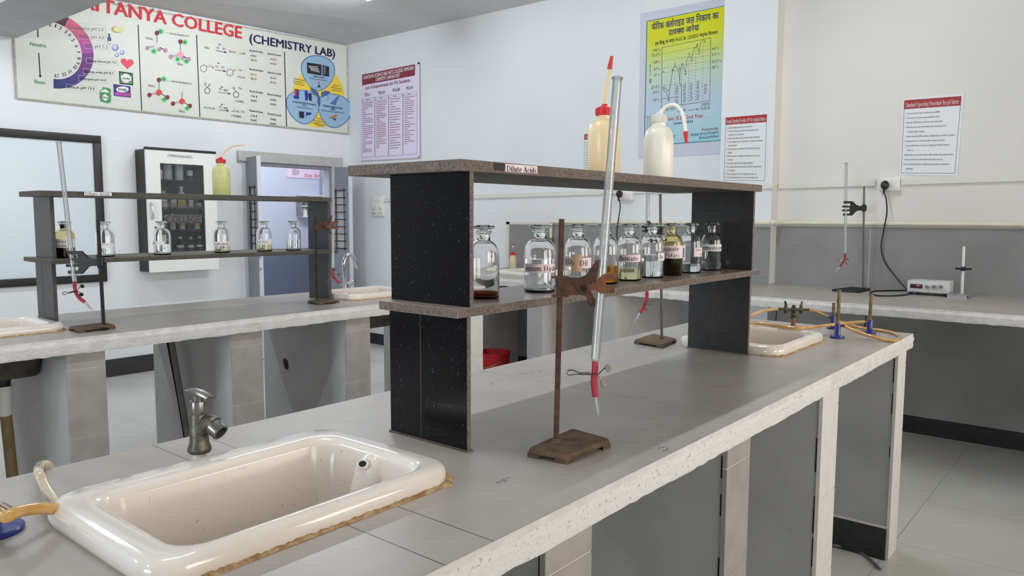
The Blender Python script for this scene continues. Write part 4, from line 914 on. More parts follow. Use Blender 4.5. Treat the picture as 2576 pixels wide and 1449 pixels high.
# stand behind the rack on the main bench
r2 = onz(1665, 852, 0.915); r2t = ony(1661, 488, r2.y); D2 = dep(r2)
RC2 = r2+(r2t-r2)*((578-852)/(488-852.0)); BC2 = ond(1629, 578, D2-0.03)
stand('smaller rusty stand on the main bench behind the rack\'s far upright', [(2.395, 1.405), (2.370, 1.275), (2.525, 1.300), (2.577, 1.425)], 0.015, r2, r2t, 0.0048, 'rust_base', 'rod_grey',
      cl=(RC2, BC2, 'iron_dark', 'iron_dark', 0.012, 0.005))
burette('burette seen behind the white wash bottle, its red tube hanging below the lower shelf', ond(1632, 294, D2-0.03), ond(1627, 728, D2-0.03), 0.0066,
        [ond(1627, 750, D2-0.03), ond(1621, 768, D2-0.03), ond(1610, 787, D2-0.03)], ond(1596, 812, D2-0.03), 'thin_glass', False, clip=(ond(1622, 764, D2-0.04), _r*0.8-_u*0.5, _u*0.8+_r*0.5, 0.00055, 'steel'), rr=0.0062, hollow=False)
# stands on the left bench
r3 = onz(261, 822, 0.916); r3t = ony(246, 553, r3.y); D3 = dep(r3)
RC3 = r3+(r3t-r3)*((658-822)/(553-822.0)); BC3 = ond(180, 658, D3-0.03)
c0 = onz(172, 831, 0.9); c1 = onz(198, 839, 0.9); c2 = onz(292, 827, 0.9)
stand('dark iron stand with a black clamp on the bench in front of the whiteboard', [(c0.x, c0.y), (c1.x, c1.y), (c2.x, c2.y), (c0.x+c2.x-c1.x, c0.y+c2.y-c1.y)], 0.016, r3, r3t, 0.0068, 'rust_base', 'iron_dark',
      cl=(RC3, BC3, 'iron_black', 'iron_black', 0.014, 0.007, 1.0, False))
burette('tilted burette with a curved red tube in front of the whiteboard', ond(148, 359, D3-0.03), ond(187.5, 706, D3-0.03), 0.0088,
        [ond(188, 722, D3-0.03), ond(192, 738, D3-0.03), ond(200, 750, D3-0.03), ond(213, 760, D3-0.03)], ond(233, 781, D3-0.03), 'thin_glass', False, clip=(ond(190, 732, D3-0.04), _r*0.97+_u*0.25, _u, 0.0008, 'iron_black'), rr=0.0068, hollow=False)
r4 = onz(797, 759, 0.914); r4t = ony(794, 545, r4.y); D4 = dep(r4)
RC4 = r4+(r4t-r4)*((568-759)/(545-759.0)); BC4 = ond(838, 568, D4-0.02)
c0 = onz(773, 763, 0.9); c1 = onz(805, 768, 0.9); c2 = onz(855, 762, 0.9)
stand('rusty stand at the far end of the smaller rack, beside the door', [(c0.x, c0.y), (c1.x, c1.y), (c2.x, c2.y), (c0.x+c2.x-c1.x, c0.y+c2.y-c1.y)], 0.014, r4, r4t, 0.0048, 'rust_base', 'iron_dark',
      cl=(RC4, BC4, 'rust', 'rust_orange', 0.014, 0.006))
burette('upright burette in front of the grey door leaf, its tip over the sink', ond(838, 420, D4-0.03), ond(838, 672, D4-0.03), 0.0072,
        [ond(837, 690, D4-0.03), ond(842, 700, D4-0.03), ond(855, 712, D4-0.03)], ond(871, 728, D4-0.03), 'thin_glass', False, clip=(ond(838, 693, D4-0.04), _r*0.6+_u*0.8, _u*0.6-_r*0.8, 0.0008, 'steel'), rr=0.006, hollow=False)
# stand on the back counter
r5 = onz(2171, 727, 0.914); r5t = onx(2174, 469, r5.x); D5 = dep(r5)
RC5 = r5+(r5t-r5)*((523-727)/(469-727.0)); BC5 = ond(2127, 523, D5-0.02)
stand('thin black stand with a black clamp on the back counter by the wall socket', [(4.935, 1.487), (4.93, 1.32), (5.17, 1.315), (5.20, 1.44)], 0.014, r5, r5t, 0.0055, 'iron_black', 'rod_grey',
      feet=False, cl=(RC5, BC5, 'iron_black', 'iron_black', 0.014, 0.007, 1.0, False))
burette('slim burette held in front of the grey splashback on the back counter', ond(2129, 410, D5-0.02), ond(2126, 636, D5-0.02), 0.008,
        [ond(2126, 645, D5-0.02), ond(2123, 656, D5-0.02), ond(2113, 671, D5-0.02)], ond(2100, 687, D5-0.02), 'thin_glass', False, clip=(ond(2122, 656, D5-0.03), _r, _u, 0.0007, 'steel'), rr=0.0065, hollow=False)
# ---------------------------------------------------------------- the short metal tap by the front sink
tb = ony(503, 1153, 1.325); tx, ty = tb.x, tb.y
t = thing('bench_tap', 'short dull metal tap with an angled spout behind the foreground sink', 'tap', (tx, ty, 0.9))
kz = (ony(500, 982, 1.325).z-0.9)/0.140
m = MB(); m.lathe([(0.0115, 0), (0.0125, 0.003), (0.0115, 0.012), (0.0105, 0.013), (0.0112, 0.0145), (0.0105, 0.016), (0.0112, 0.0175), (0.0105, 0.019), (0.0105, 0.026), (0, 0.026)], (tx, ty, 0.904), 'thread_white', 20); m.build('threaded_stub', t, label='white taped threaded stub')
m = MB(); m.lathe([(0.0, 0.022), (0.0185, 0.022), (0.0212, 0.026), (0.021, 0.031), (0.0175, 0.04), (0.0168, 0.048), (0.0158, 0.093), (0.0145, 0.096), (0.0, 0.096)], (tx, ty, 0.9), 'brass_dull', 28)
Q = lambda px, py, yy=0.0: ony(px, py, ty-yy)
sp = [Vector((tx, ty, 0.9+0.066))]; d = (Q(548, 1078, 0.035)-Vector((tx, ty, 0.962)));
e = Q(543, 1077, 0.04)
m.tube([Vector((tx, ty, 0.960)), Vector((tx, ty, 0.962))*0.6+(e+Vector((0, 0, 0.016)))*0.4, Vector((tx, ty, 0.962))*0.3+(e+Vector((0, 0, 0.016)))*0.7, e+Vector((0, 0, 0.006))], [0.0152, 0.0145], 'brass_dull', 18, smooth=5)
m.build('body', t, angle=45)
dv = Vector((e.x-tx, e.y-ty, -0.024)).normalized(); q = dv.to_track_quat('Z', 'Y').to_matrix().to_4x4()
m = MB(); m.lathe([(0.0142, -0.008), (0.0162, -0.006), (0.0162, 0.012), (0.0155, 0.014), (0.0122, 0.014), (0.0117, 0.0), (0.0, 0.0)], e, 'chrome_dull', 24, Matrix.Translation(e) @ q)
m.lathe([(0.0, 0.001), (0.0115, 0.001)], e, 'hole_dark', 20, Matrix.Translation(e) @ q); m.build('spout_nozzle', t)
m = MB(); m.lathe([(0, 0.096), (0.0148, 0.096), (0.0152, 0.098), (0.0152, 0.118), (0.0142, 0.12), (0, 0.12)], (tx, ty, 0.9), 'chrome_dull', 26); m.lathe([(0, 0.12), (0.0095, 0.12), (0.0095, 0.129), (0, 0.129)], (tx, ty, 0.9), 'chrome_dull', 18); m.build('collar', t)
hd = Vector((e.x-tx, e.y-ty, 0)).normalized(); hs = Vector((-hd.y, hd.x, 0)); m = MB(); O = Vector((tx, ty, 0.9+0.1345))
secs = [(-0.020, 0.0125, 0.004, 0.0016), (-0.010, 0.014, 0.0025, 0.0045), (0.006, 0.014, -0.001, 0.006), (0.018, 0.013, -0.004, 0.0042), (0.030, 0.010, -0.007, 0.001)]
rows = []
for s_, w_, z_, h_ in secs: rows.append([m.bm.verts.new(O+hd*s_+hs*(w_*math.cos(a))+Vector((0, 0, z_+h_*math.sin(a)))) for a in [2*PI*i/14 for i in range(14)]])
kk = m.mi('chrome_dull')
for p, q_ in zip(rows, rows[1:]):
    for i in range(14): m.bm.faces.new((p[i], p[(i+1) % 14], q_[(i+1) % 14], q_[i])).material_index = kk
m.bm.faces.new(rows[0][::-1]).material_index = kk; m.bm.faces.new(rows[-1]).material_index = kk
bmesh.ops.recalc_face_normals(m.bm, faces=m.bm.faces[:]); m.build('handle', t, angle=50, label='wing shaped lever handle')

# chrome swan-neck tap on the left bench
YT = 3.70; q = lambda px, py: ony(px, py, YT)
b = q(869, 728); t = thing('swan_neck_tap', 'chrome swan-neck tap behind the sink near the door', 'tap', (b.x, YT, 0.9))
m = MB(); m.lathe([(0, 0), (0.024, 0), (0.024, 0.004), (0.017, 0.008), (0.016, 0.03), (0, 0.03)], (b.x, YT, 0.9), 'chrome', 22)
m.tube([Vector((b.x, YT, 0.92)), q(867, 690), q(865, 664), q(868, 650), q(877, 641), q(886, 644), q(892, 655), q(896, 668)], 0.0115, 'chrome', 14, smooth=6)
m.rod(q(892, 656), q(898, 673), 0.0145, 'chrome', 16); m.build('neck', t)
m = MB(); m.rod(q(872, 717), q(887, 711), 0.014, 'chrome', 16); m.tube([q(886, 710), q(887, 700), q(880, 692)], 0.005, 'chrome', 8, smooth=4); m.build('lever', t)

# ---------------------------------------------------------------- gas valve, burners and hoses
vb = onz(1995, 822, 0.9); vb = Vector((3.15, 1.085, 0.9)); V = lambda px, py: ony(px, py, vb.y)
t = thing('gas_valve', 'two-way brass gas valve on a brown post at the far end of the main bench', 'valve', (V(1995, 822).x, vb.y, 0.9)); vx = V(1995, 822).x
m = MB(); m.rod((vx, vb.y, 0.9), (vx, vb.y, V(1995, 799).z), 0.009, 'wood_brown', 16); m.build('post', t, label='brown post')
zf = V(1995, 798).z
m = MB(); m.lathe([(0, 0), (0.019, 0), (0.019, 0.003), (0.008, 0.004), (0.0105, 0.006), (0.0105, 0.018), (0.008, 0.02), (0, 0.02)], (vx, vb.y, zf), 'bronze_green', 20); zc = V(1995, 779).z
m.box(vx-0.010, vx+0.010, vb.y-0.010, vb.y+0.010, zc-0.010, zc+0.010, 'bronze_green', bev=0.003); m.rod((vx, vb.y, zc+0.009), (vx, vb.y, zc+0.018), 0.0075, 'bronze_green', 8); m.build('manifold', t)
for s_, pe in ((-1, (1951, 777)), (1, (2036, 779))):
    m = MB(); E = V(*pe); A = Vector((vx, vb.y, zc)); m.rod(A, E, 0.0058, 'bronze_green', 12); mid = A+(E-A)*0.45
    m.lathe([(0, -0.018), (0.006, -0.016), (0.009, -0.006), (0.009, 0.006), (0.006, 0.012), (0.006, 0.02), (0, 0.02)], mid, 'bronze_green', 14)
    m.build('arm', t)
    m = MB(); m.box(-0.0015, 0.0015, -0.004, 0.004, 0, 0.02, 'bronze_green', bev=0.001, M=Matrix.Translation(mid+Vector((0, 0, 0.017))) @ Matrix.Rotation(0.6*s_, 4, 'Y')); m.build('lever', t)
def burner(px, py, label, tube_top=None, inlet=(1, 0), rbase=0.027, bh=0.054, air=True):
    c = onz(px, py, 0.9) if py else Vector(px); t = thing('gas_burner', label, 'burner', (c.x, c.y, 0.9), 'blue gas burners'); L = Vector((c.x, c.y, 0.9))
    m = MB(); m.lathe([(0, 0), (rbase*0.97, 0), (rbase, 0.002), (rbase, 0.006), (rbase*0.95, 0.008), (rbase*0.45, 0.010), (0.0108, 0.012), (0.0104, bh), (0.009, bh+0.002), (0, bh+0.002)], L, 'burner_blue', 32); m.build('base', t)
    zt = onx(px, tube_top, c.x).z-0.9 if tube_top else 0.13
    m = MB(); m.lathe([(0, bh), (0.006, bh), (0.0062, bh+0.006), (0.0052, bh+0.012), (0.0066, bh+0.016), (0.0066, zt*0.78), (0.008, zt*0.78), (0.008, zt*0.80), (0.0058, zt*0.805), (0.0058, zt-0.006), (0.0076, zt-0.005), (0.0076, zt), (0.005, zt), (0.005, zt-0.02), (0, zt-0.02)], L, 'brass_gold', 22); m.build('barrel', t)
    d = Vector((*inlet, 0)).normalized(); m = MB(); a = L+Vector((0, 0, bh-0.006)); m.rod(a+d*0.006, a+d*0.028, 0.0042, 'brass_dull', 12); m.rod(a+d*0.012, a+d*0.016, 0.0054, 'brass_dull', 12); m.build('gas_inlet', t)
    return a+d*0.022
i1 = burner(2106, 850, 'blue based gas burner with a brass barrel nearest the far sink', 729, (0.35, -0.94))
i2 = burner(2187, 839, 'blue based gas burner with a brass barrel nearest the bench\'s far corner', 740, (-0.75, 0.66), rbase=0.024)
i3 = burner(2095, 827, 'blue burner standing mostly hidden behind the nearer burner', 762, (-0.5, 0.85), rbase=0.024)
i4 = burner(Vector((0.345, 1.262, 0.9)), 0, 'blue burner base at the left edge beside the foreground sink', None, (0.3, -0.95), rbase=0.040, bh=0.044)
def hose(pts, label, r=0.0062, mtl='hose_amber', ends=None):
    m = MB(); m.tube(pts, r, mtl, 12, smooth=8)
    o = m.build('rubber_hose', loc=pts[0]); tag(o, label, 'hose')
    if ends:
        for p_, q_ in ends:
            m = MB(); m.tube([p_, q_], r*1.08, 'hose_dark', 12); m.build('hose_end', o, label='dark brown stained hose end')
    return o
vl = V(1954, 777); vr = V(2033, 779)
hose([V(1868, 812), V(1880, 801), V(1898, 790), V(1925, 781), vl], 'amber hose rising from behind the far upright to the valve\'s left arm')
hose([vr, V(2052, 783), V(2072, 791), V(2096, 802), onz(2138, 817, 0.917), onz(2172, 826, 0.9085), onz(2205, 830, 0.9068), onz(2234, 834, 0.9068), onz(2256, 841, 0.9068), onz(2263, 850, 0.9068), onz(2250, 857, 0.9068), onz(2225, 855, 0.9068), onz(2195, 847, 0.914), onz(2160, 836, 0.923), i1],
     'amber hose looping along the bench\'s far corner to the nearer burner')
hose([onz(1884, 812, 0.945), onz(1910, 814, 0.943), onz(1950, 819, 0.9415), onz(1985, 824, 0.9405), onz(2020, 825, 0.941), onz(2060, 821, 0.936), onz(2110, 815, 0.936), i2], 'amber hose lying along the far sink\'s rim to the corner burner')
# hoses by the foreground sink
h1 = onz(161, 1291, 0.912)
hose([i4, onz(14, 1300, 0.948), onz(32, 1292, 0.949), onz(60, 1284, 0.945), onz(105, 1279, 0.936), onz(150, 1283, 0.922), onz(175, 1295, 0.912)], 'brownish amber hose arching over the blue base at the left edge', 0.0088, ends=[(i4, onz(28, 1294, 0.9487))])
hose([onz(158, 1278, 0.914), onz(140, 1262, 0.928), onz(122, 1240, 0.936), onz(108, 1213, 0.944), onz(97, 1187, 0.953), ony(101, 1171, 1.49), ony(114, 1168, 1.512), ony(123, 1172, 1.522), ony(128, 1182, 1.527), ony(131, 1205, 1.528)], 'cloudy hose bent over the bench\'s back edge by the foreground sink', 0.0074, 'hose_clear')
m = MB(); m.tube([onz(2094, 1371, 0.03), onz(2120, 1376, 0.006), onz(2160, 1388, 0.0055), onz(2190, 1408, 0.0055), onz(2214, 1432, 0.0055)], 0.0055, 'cord_grey', 10, smooth=8)
o = m.build('floor_cable', loc=onz(2160, 1388, 0.0)); tag(o, 'grey cable on the floor under the main bench\'s far pier', 'cable')

# ---------------------------------------------------------------- pipes under the left bench
def vpipe(name, label, pts, r, mtl, cat='pipe', extra=None):
    m = MB(); m.tube(pts, r, mtl, 16, smooth=0)
    if extra: extra(m)
    o = m.build(name, loc=pts[-1]); return tag(o, label, cat)
wp_ = ony(15, 1000, 3.46); wx = wp_.x
wt = thing('waste_pipe', 'brown drain pipe with a white socket under the sink at the left edge', 'pipe', (wx, 3.46, 0.0))
m = MB(); m.tube([Vector((wx-0.005, 3.46, 0.60)), Vector((wx+0.004, 3.46, 0.35)), Vector((wx+0.02, 3.46, 0.0))], 0.021, 'pipe_brown', 18); m.build('pipe', wt)
m = MB(); m.lathe([(0.021, 0.56), (0.024, 0.57), (0.027, 0.63), (0.030, 0.632), (0.030, 0.68), (0, 0.68)], (wx-0.005, 3.46, 0), 'white_plastic', 20); m.build('socket', wt)
m = MB(); m.lathe([(0, 0.68), (0.022, 0.68), (0.026, 0.70), (0.026, 0.728), (0, 0.728)], (wx-0.005, 3.46, 0), 'black_plastic', 20); m.build('trap_nut', wt)
P1 = lambda px, py: onx(px, py, 1.745)
vpipe('water_pipe', 'grey water pipe fixed beside the left bench\'s second pier', [P1(432, 862), P1(474, 1106)], 0.0135, 'pipe_grey')
vpipe('water_pipe', 'thinner dark pipe just left of the grey water pipe', [P1(422, 862), P1(448, 1000), P1(466, 1106)], 0.006, 'crack')

# ---------------------------------------------------------------- red bucket
bc = onx(1241, 884, 4.6); BXc, BYc = 4.6, bc.y; bh_ = bc.z
t = thing('bucket', 'red plastic bucket under the back counter', 'bucket', (BXc, BYc, 0))
m = MB(); R = 0.142; m.lathe([(0, 0.004), (R*0.74, 0.0), (R*0.76, 0.004), (R*0.95, bh_-0.03), (R*0.98, bh_-0.028), (R, bh_-0.008), (R*1.03, bh_-0.003), (R*1.02, bh_), (R*0.97, bh_-0.002), (R*0.93, bh_-0.03), (R*0.73, 0.01), (0, 0.008)], (BXc, BYc, 0), 'bucket_red', 40); m.build('pail', t, angle=50)
m = MB(); hp = [Vector((BXc+R*1.02*math.cos(a), BYc+R*1.02*math.sin(a), bh_-0.02-0.09*math.sin((a-PI/2)/1.0))) for a in [PI/2+PI*i/12 for i in range(13)]]
m.tube(hp, 0.003, 'steel', 8); m.build('handle', t)
# ---------------------------------------------------------------- the big banner
B = Board('y', YL, 0.016); w_ = [(38, 86), (262, -4), (877, 113.5), (879, 339), (41, 248)]
zt0, zt1 = ony(262, -2, YL).z, ony(877, 113.5, YL).z
tl = B.p((40, 150)); br = B.p((877, 338)); bl = B.p((41, 248.5))
crn = [Vector((bl.x, B.v-B.lift, 3.062)), Vector((br.x, B.v-B.lift, 3.158)), Vector((br.x, B.v-B.lift, br.z)), Vector((bl.x, B.v-B.lift, bl.z))]
B.mb.prism(crn, (0, 0.015, 0), 'board_white', 'board_edge')
def uvrim():
    c = [Vector(q)-Vector((0, 0.0006, 0)) for q in crn]; ctr = sum(c, Vector())/4; k = B.mb.mi('board_edge')
    inn = [q+(ctr-q)*Vector((0.006, 1, 0.02)) if False else Vector((q.x+(0.012 if q.x < ctr.x else -0.012), q.y, q.z+(0.012 if q.z < ctr.z else -0.012))) for q in c]
    for i in range(4): B.mb.poly([c[i], c[(i+1) % 4], inn[(i+1) % 4], inn[i]], 'board_edge')
uvrim()
bold = lambda s, w=0.022: sans(s, w)
B.text(bold('TANYA COLLEGE', 0.05), (256, 30), (609, 97), 33, 'red_title'); B.text(bold('CHAI', 0.05), (118, 4), (249, 28.7), 35, 'red_title')
B.text(bold('(CHEMISTRY LAB)', 0.045), (627, 105.5), (843, 144.5), 21, 'navy_title')
for a, b in (((347.5, 62), (356.5, 279)), ((494.5, 88), (503, 294)), ((715.5, 130), (721, 318))): B.line(a, b, 2.2, 'ink_black')
# acid-base ring
cols = [(100, 48, 62), (92, 44, 66), (222, 100, 130), (206, 92, 128), (196, 86, 150), (168, 78, 160), (128, 66, 140), (112, 58, 122), (92, 62, 132), (72, 60, 130), (54, 56, 118), (48, 52, 110)]
cx_, cy_ = 133, 127
def ring(a, f): return (cx_+(73+29.5*f)*math.cos(a), cy_+(71+24*f)*math.sin(a)+math.cos(a)*13.5)
for i, c in enumerate(cols):
    nm = 'ring_%d' % i; mat(nm, c, 0.6); a0 = math.radians(-98+187*i/12); a1 = math.radians(-98+187*(i+1)/12); n = 6
    for j in range(n):
        p, q = a0+(a1-a0)*j/n, a0+(a1-a0)*(j+1)/n; B.poly([ring(p, 0), ring(p, 1), ring(q, 1), ring(q, 0)], nm)
for s, (x, y), r in (('0', (126, 63), 0), ('1', (140, 65), 12), ('2', (152, 71), 22), ('3', (166, 80), 35), ('4', (175, 88), 48), ('5', (184, 101), 62), ('6', (193, 116), 75), ('7', (197, 131), 88), ('8', (199, 147), 98), ('9', (196, 159), 112), ('10', (189, 169), 128), ('11', (176, 180), 145), ('12', (161, 187), 160), ('13', (142, 190), 175)):
    a = math.radians(r); wdt = sum(3.0 if ch == '1' else 5.5 for ch in s)+(0.8 if len(s) > 1 else 0); ux, uy = math.cos(a), math.sin(a)
    B.text(bold(s), (x-ux*wdt/2-uy*4, y-uy*wdt/2+ux*4), (x+ux*wdt/2-uy*4, y+uy*wdt/2+ux*4), 8.5, 'navy_title', slant=(uy, -ux))
B.line((95, 60), (95.5, 94), 2.6, 'ink_black'); B.line((97.5, 133), (101, 190), 2.6, 'ink_black'); B.poly([(97, 189), (105, 189), (101.5, 196)], 'ink_black')
B.text(bold('Neutra', 0.015), (75.5, 114.5), (116, 119.5), 9.5, 'green_ink'); B.text(bold('Basic', 0.015), (87, 208.5), (115, 212.5), 8.5, 'green_ink')
for s, q, box_, hh in (('lemon juice pH 2.0', (170, 65), (168, 55, 265, 84), 9), ('wine pH 4.0', (199, 92), (196, 82, 267, 104), 7.5), ('rain pH 5.5', (213, 116), (211, 107, 276, 128), 8), ('human blood pH 7.5', (219, 150), (217, 145, 296, 165), 5.5), ('baking soda pH 8.5', (213, 178), (210, 172, 290, 192), 5.5), ('detergent pH 10.0', (200, 197), (198, 189, 271, 210), 5.5), ('bleach pH 12.5', (170, 217), (167, 212, 243, 231), 6)):
    x0, y0, x1, y1 = box_; sl = (y1-y0)*0.32; pts = [(x0, y0), (x1, y0+sl), (x1, y1), (x0, y1-sl)]
    B.path(pts+[pts[0]], 0.8, 'pale_line'); B.text(sans(s, 0.012 if hh < 6.5 else 0), (x0+4, y1-sl-3.5), (x1-5, y1-5), hh, 'grey_ink' if hh > 7 else 'ink_black', slant=(0.02, -1))
for nm, c in (('lemon', (226, 226, 170)), ('lemon_rind', (196, 170, 110)), ('bubble', (120, 124, 196)), ('bubble_light', (206, 208, 238)), ('heart', (226, 84, 104)), ('soda_green', (74, 148, 96)), ('suds_purple', (64, 48, 120)), ('suds_pink', (176, 74, 160)), ('wine_blue', (86, 88, 140)), ('venn_blue', (148, 182, 208)), ('venn_edge', (86, 110, 168)), ('venn_dark', (72, 100, 150)), ('venn_yellow', (236, 204, 66)), ('atom_dark', (128, 36, 48)), ('atom_red', (206, 72, 66)), ('atom_mauve', (186, 140, 170)), ('atom_pink', (236, 160, 170)), ('glow_green', (150, 214, 172)), ('atom_green', (58, 160, 84)), ('atom_white', (212, 216, 206)), ('photo_dark', (36, 36, 46)), ('photo_blue', (40, 52, 140)), ('photo_red', (200, 50, 50)), ('orange_ink', (220, 140, 60))): mat(nm, c, 0.6)
B.disc((296, 74), 16, 9, 'lemon_rind'); B.disc((299, 73), 13, 8, 'lemon', 3); B.poly([(279, 70), (296, 84), (284, 79)], 'lemon_rind', 3)
B.poly([(272, 84), (277, 84.5), (277.5, 92), (280, 97), (279, 111), (271, 110), (270, 96), (272.5, 91)], 'wine_blue'); B.poly([(272, 103), (279, 104), (278.5, 109.5), (271.5, 109)], 'paper_white', 3)
for c, r in (((290, 120), 8.5), ((307, 132), 6), ((294, 138.5), 5.2)): B.disc(c, r, r, 'bubble'); B.disc((c[0]-r*0.1, c[1]-r*0.15), r*0.7, r*0.7, 'bubble_light', 3)
hp = []
for i in range(24):
    a = 2*PI*i/24; hp.append((320+16*math.sin(a)**3*1.06, 159-(13*math.cos(a)-5*math.cos(2*a)-2*math.cos(3*a)-math.cos(4*a))*0.95+math.sin(a)**3*2))
B.poly(hp, 'heart')
B.poly([(299, 179), (334, 184), (335, 215), (301, 211)], 'ink_black'); B.poly([(301.5, 182), (332, 186.5), (332.5, 212), (303, 208.5)], 'soda_green', 3); B.disc((317, 197), 11, 12, 'paper_pink', 4); B.poly([(304, 189.5), (330, 193), (330.5, 204), (305, 200.5)], 'paper_white', 5); B.text(bold('soda'), (308, 198.5), (327, 201), 6, 'ink_black', 6)
B.poly([(285, 211), (328, 217.5), (329.5, 246), (286, 241)], 'suds_purple'); B.poly([(288, 233), (298, 230), (312, 234), (326, 233), (327, 243.5), (289, 239.5)], 'suds_pink', 3); B.disc((308, 225), 16, 7.5, 'paper_white', 3); B.text(bold('suds'), (297, 226), (319, 229.5), 6.5, 'ink_black', 5)
B.poly([(251, 228), (258, 223), (258, 219), (273, 221), (279, 225), (279, 233), (276, 236), (280, 238), (279, 258), (270, 260), (252, 255.5), (250, 234)], 'soda_green'); B.poly([(252, 229), (264, 224), (275, 231), (274, 233), (252, 231)], 'paper_white', 3); B.poly([(253, 244), (264, 236), (276, 246), (265, 254)], 'paper_white', 3); B.text(bold('bleach'), (254, 245.5), (275, 248.5), 4.5, 'ink_black', 5)
# ball and stick molecules
def molecule(o, sc, cen, arm, top, greens, extra=None):
    P = lambda x, y: (o[0]+x*sc, o[1]+y*sc)
    for gx, gy in greens: B.disc(P(gx, gy), 8.5*sc, 8*sc, 'glow_green', 1)
    B.line(P(0, 0), P(0, -30), 2*sc, 'grey_ink', 2)
    for d in (-1.6, 1.6): B.line(P(0, d), P(-24, 5+d), 1.3*sc, 'grey_ink', 2)
    B.line(P(0, 0), P(21, 12), 2*sc, 'ink_black', 2)
    B.disc(P(0, 0), 8*sc, 8*sc, cen, 3); B.disc(P(0, -32), 5.6*sc, 6*sc, top, 3)
    for q in ((-24, 6), (21, 12)): B.disc(P(*q), 5.6*sc, 6*sc, arm, 3)
    for gx, gy in greens: B.disc(P(gx, gy), 4.5*sc, 4.5*sc, 'atom_green', 4)
    if extra: B.disc(P(6, 10), 5*sc, 5*sc, extra, 4)
molecule((395, 115), 1.0, 'atom_white', 'atom_mauve', 'atom_dark', [(9, -36), (-8, 14)], 'atom_mauve')
molecule((454, 137), 1.0, 'atom_pink', 'atom_mauve', 'atom_dark', [(11, -31), (-7, 12), (15, 17)], 'atom_mauve')
molecule((400, 233), 1.0, 'atom_red', 'atom_dark', 'atom_dark', [(12, -34), (13, 17)], 'atom_white')
molecule((458, 255), 0.95, 'atom_red', 'atom_dark', 'atom_white', [(14, 18)], 'atom_white')
for s, a, b in (('Can be donated as H', (426, 86), (475, 93)), ('Can be donated as H', (431, 206), (481, 213)), ('H2SO4', (367, 98), (384, 101)), ('H3PO3', (373, 217), (389, 220)), ('H3PO4', (446, 163), (460, 166)), ('H3PO2', (450, 281.5), (465, 284.5))): B.text(sans(s, 0.008), a, b, 5, 'ink_black')
B.line((413, 81), (424, 83), 0.7, 'grey_ink'); B.line((418, 203), (429, 205), 0.7, 'grey_ink')
# reaction rows
def arrow(a, b): B.line(a, b, 1.3, 'ink_black'); d = (Vector(b)-Vector(a)).normalized(); n = Vector((-d.y, d.x)); B.poly([Vector(b)+d*2, Vector(b)-d*6+n*2.4, Vector(b)-d*6-n*2.4], 'ink_black')
for a, b in (((543, 127), (570, 132)), ((541, 175.5), (568, 179.5)), ((548, 232), (580, 236)), ((551, 276.5), (576, 279))): arrow(a, b)
def t5(s, x, y, w, m_='ink_black', h=5.2): B.text(sans(s, 0.02), (x, y), (x+w, y+w*0.14), h, m_)
t5('H-', 515, 122, 6); t5('Br', 521, 123, 7, 'green_ink')
for x, y in ((545, 117), (542, 164), (551, 224), (551, 268)): B.disc((x+7, y-5), 2.4, 2.4, 'grey_ink'); B.disc((x+12, y-4.5), 1.8, 1.8, 'pale_line')
t5('Na', 545, 122, 7, 'grey_ink'); t5('OH', 559, 125, 8, 'red_ink'); t5('H-', 577, 132, 7); t5('OH', 584, 133, 9, 'red_ink'); t5('+ Na', 600, 136, 11, 'grey_ink'); t5('Br', 612, 137, 6, 'green_ink')
t5('Na', 542, 169, 7, 'grey_ink'); t5('OH', 556, 171.5, 8, 'red_ink'); t5('S', 526, 167, 4, 'orange_ink'); t5('H', 534, 172, 4); t5('S', 590, 178, 4, 'orange_ink'); t5('Na', 600, 178, 8, 'grey_ink'); t5('+ H-', 597, 195.5, 11); t5('OH', 608, 197, 9, 'red_ink')
t5('H', 514, 213, 4); t5('H', 525, 215.5, 4); t5('Na', 551, 226, 7, 'grey_ink'); t5('NH2', 563, 229, 10, 'navy_title'); t5('H', 586, 224, 4); t5('Na', 600, 224, 9, 'grey_ink'); t5('+ H-NH2', 591, 256, 22, 'navy_title')
t5('-C=C-H', 512, 272, 28); t5('Na', 551, 271, 7, 'grey_ink'); t5('NH2', 563, 274, 10, 'navy_title'); t5('-C=C', 583, 281, 20); t5('Na', 607, 283, 9, 'grey_ink'); t5('+ H-NH2', 582, 293, 25, 'navy_title')
def hexa(c, r, n=6, w=1.1):
    p = [(c[0]+r*math.cos(2*PI*i/n-PI/2), c[1]+r*1.12*math.sin(2*PI*i/n-PI/2)) for i in range(n)]; B.path(p+[p[0]], w, 'ink_black'); return p
hexa((512.5, 172), 8.5); hexa((578.5, 182.5), 8.5); B.line((521, 168), (526, 167), 1, 'ink_black'); B.line((530, 167), (535, 171), 1, 'ink_black'); B.line((587, 178.5), (591, 177), 1, 'ink_black')
hexa((521.5, 228), 7.5, 5, 1.4); hexa((594, 238), 7.5, 5, 1.4); B.line((521.5, 220), (516, 213.5), 1, 'ink_black'); B.line((521.5, 220), (527, 215.5), 1, 'ink_black'); B.line((594, 229.5), (588, 224.5), 1, 'ink_black')
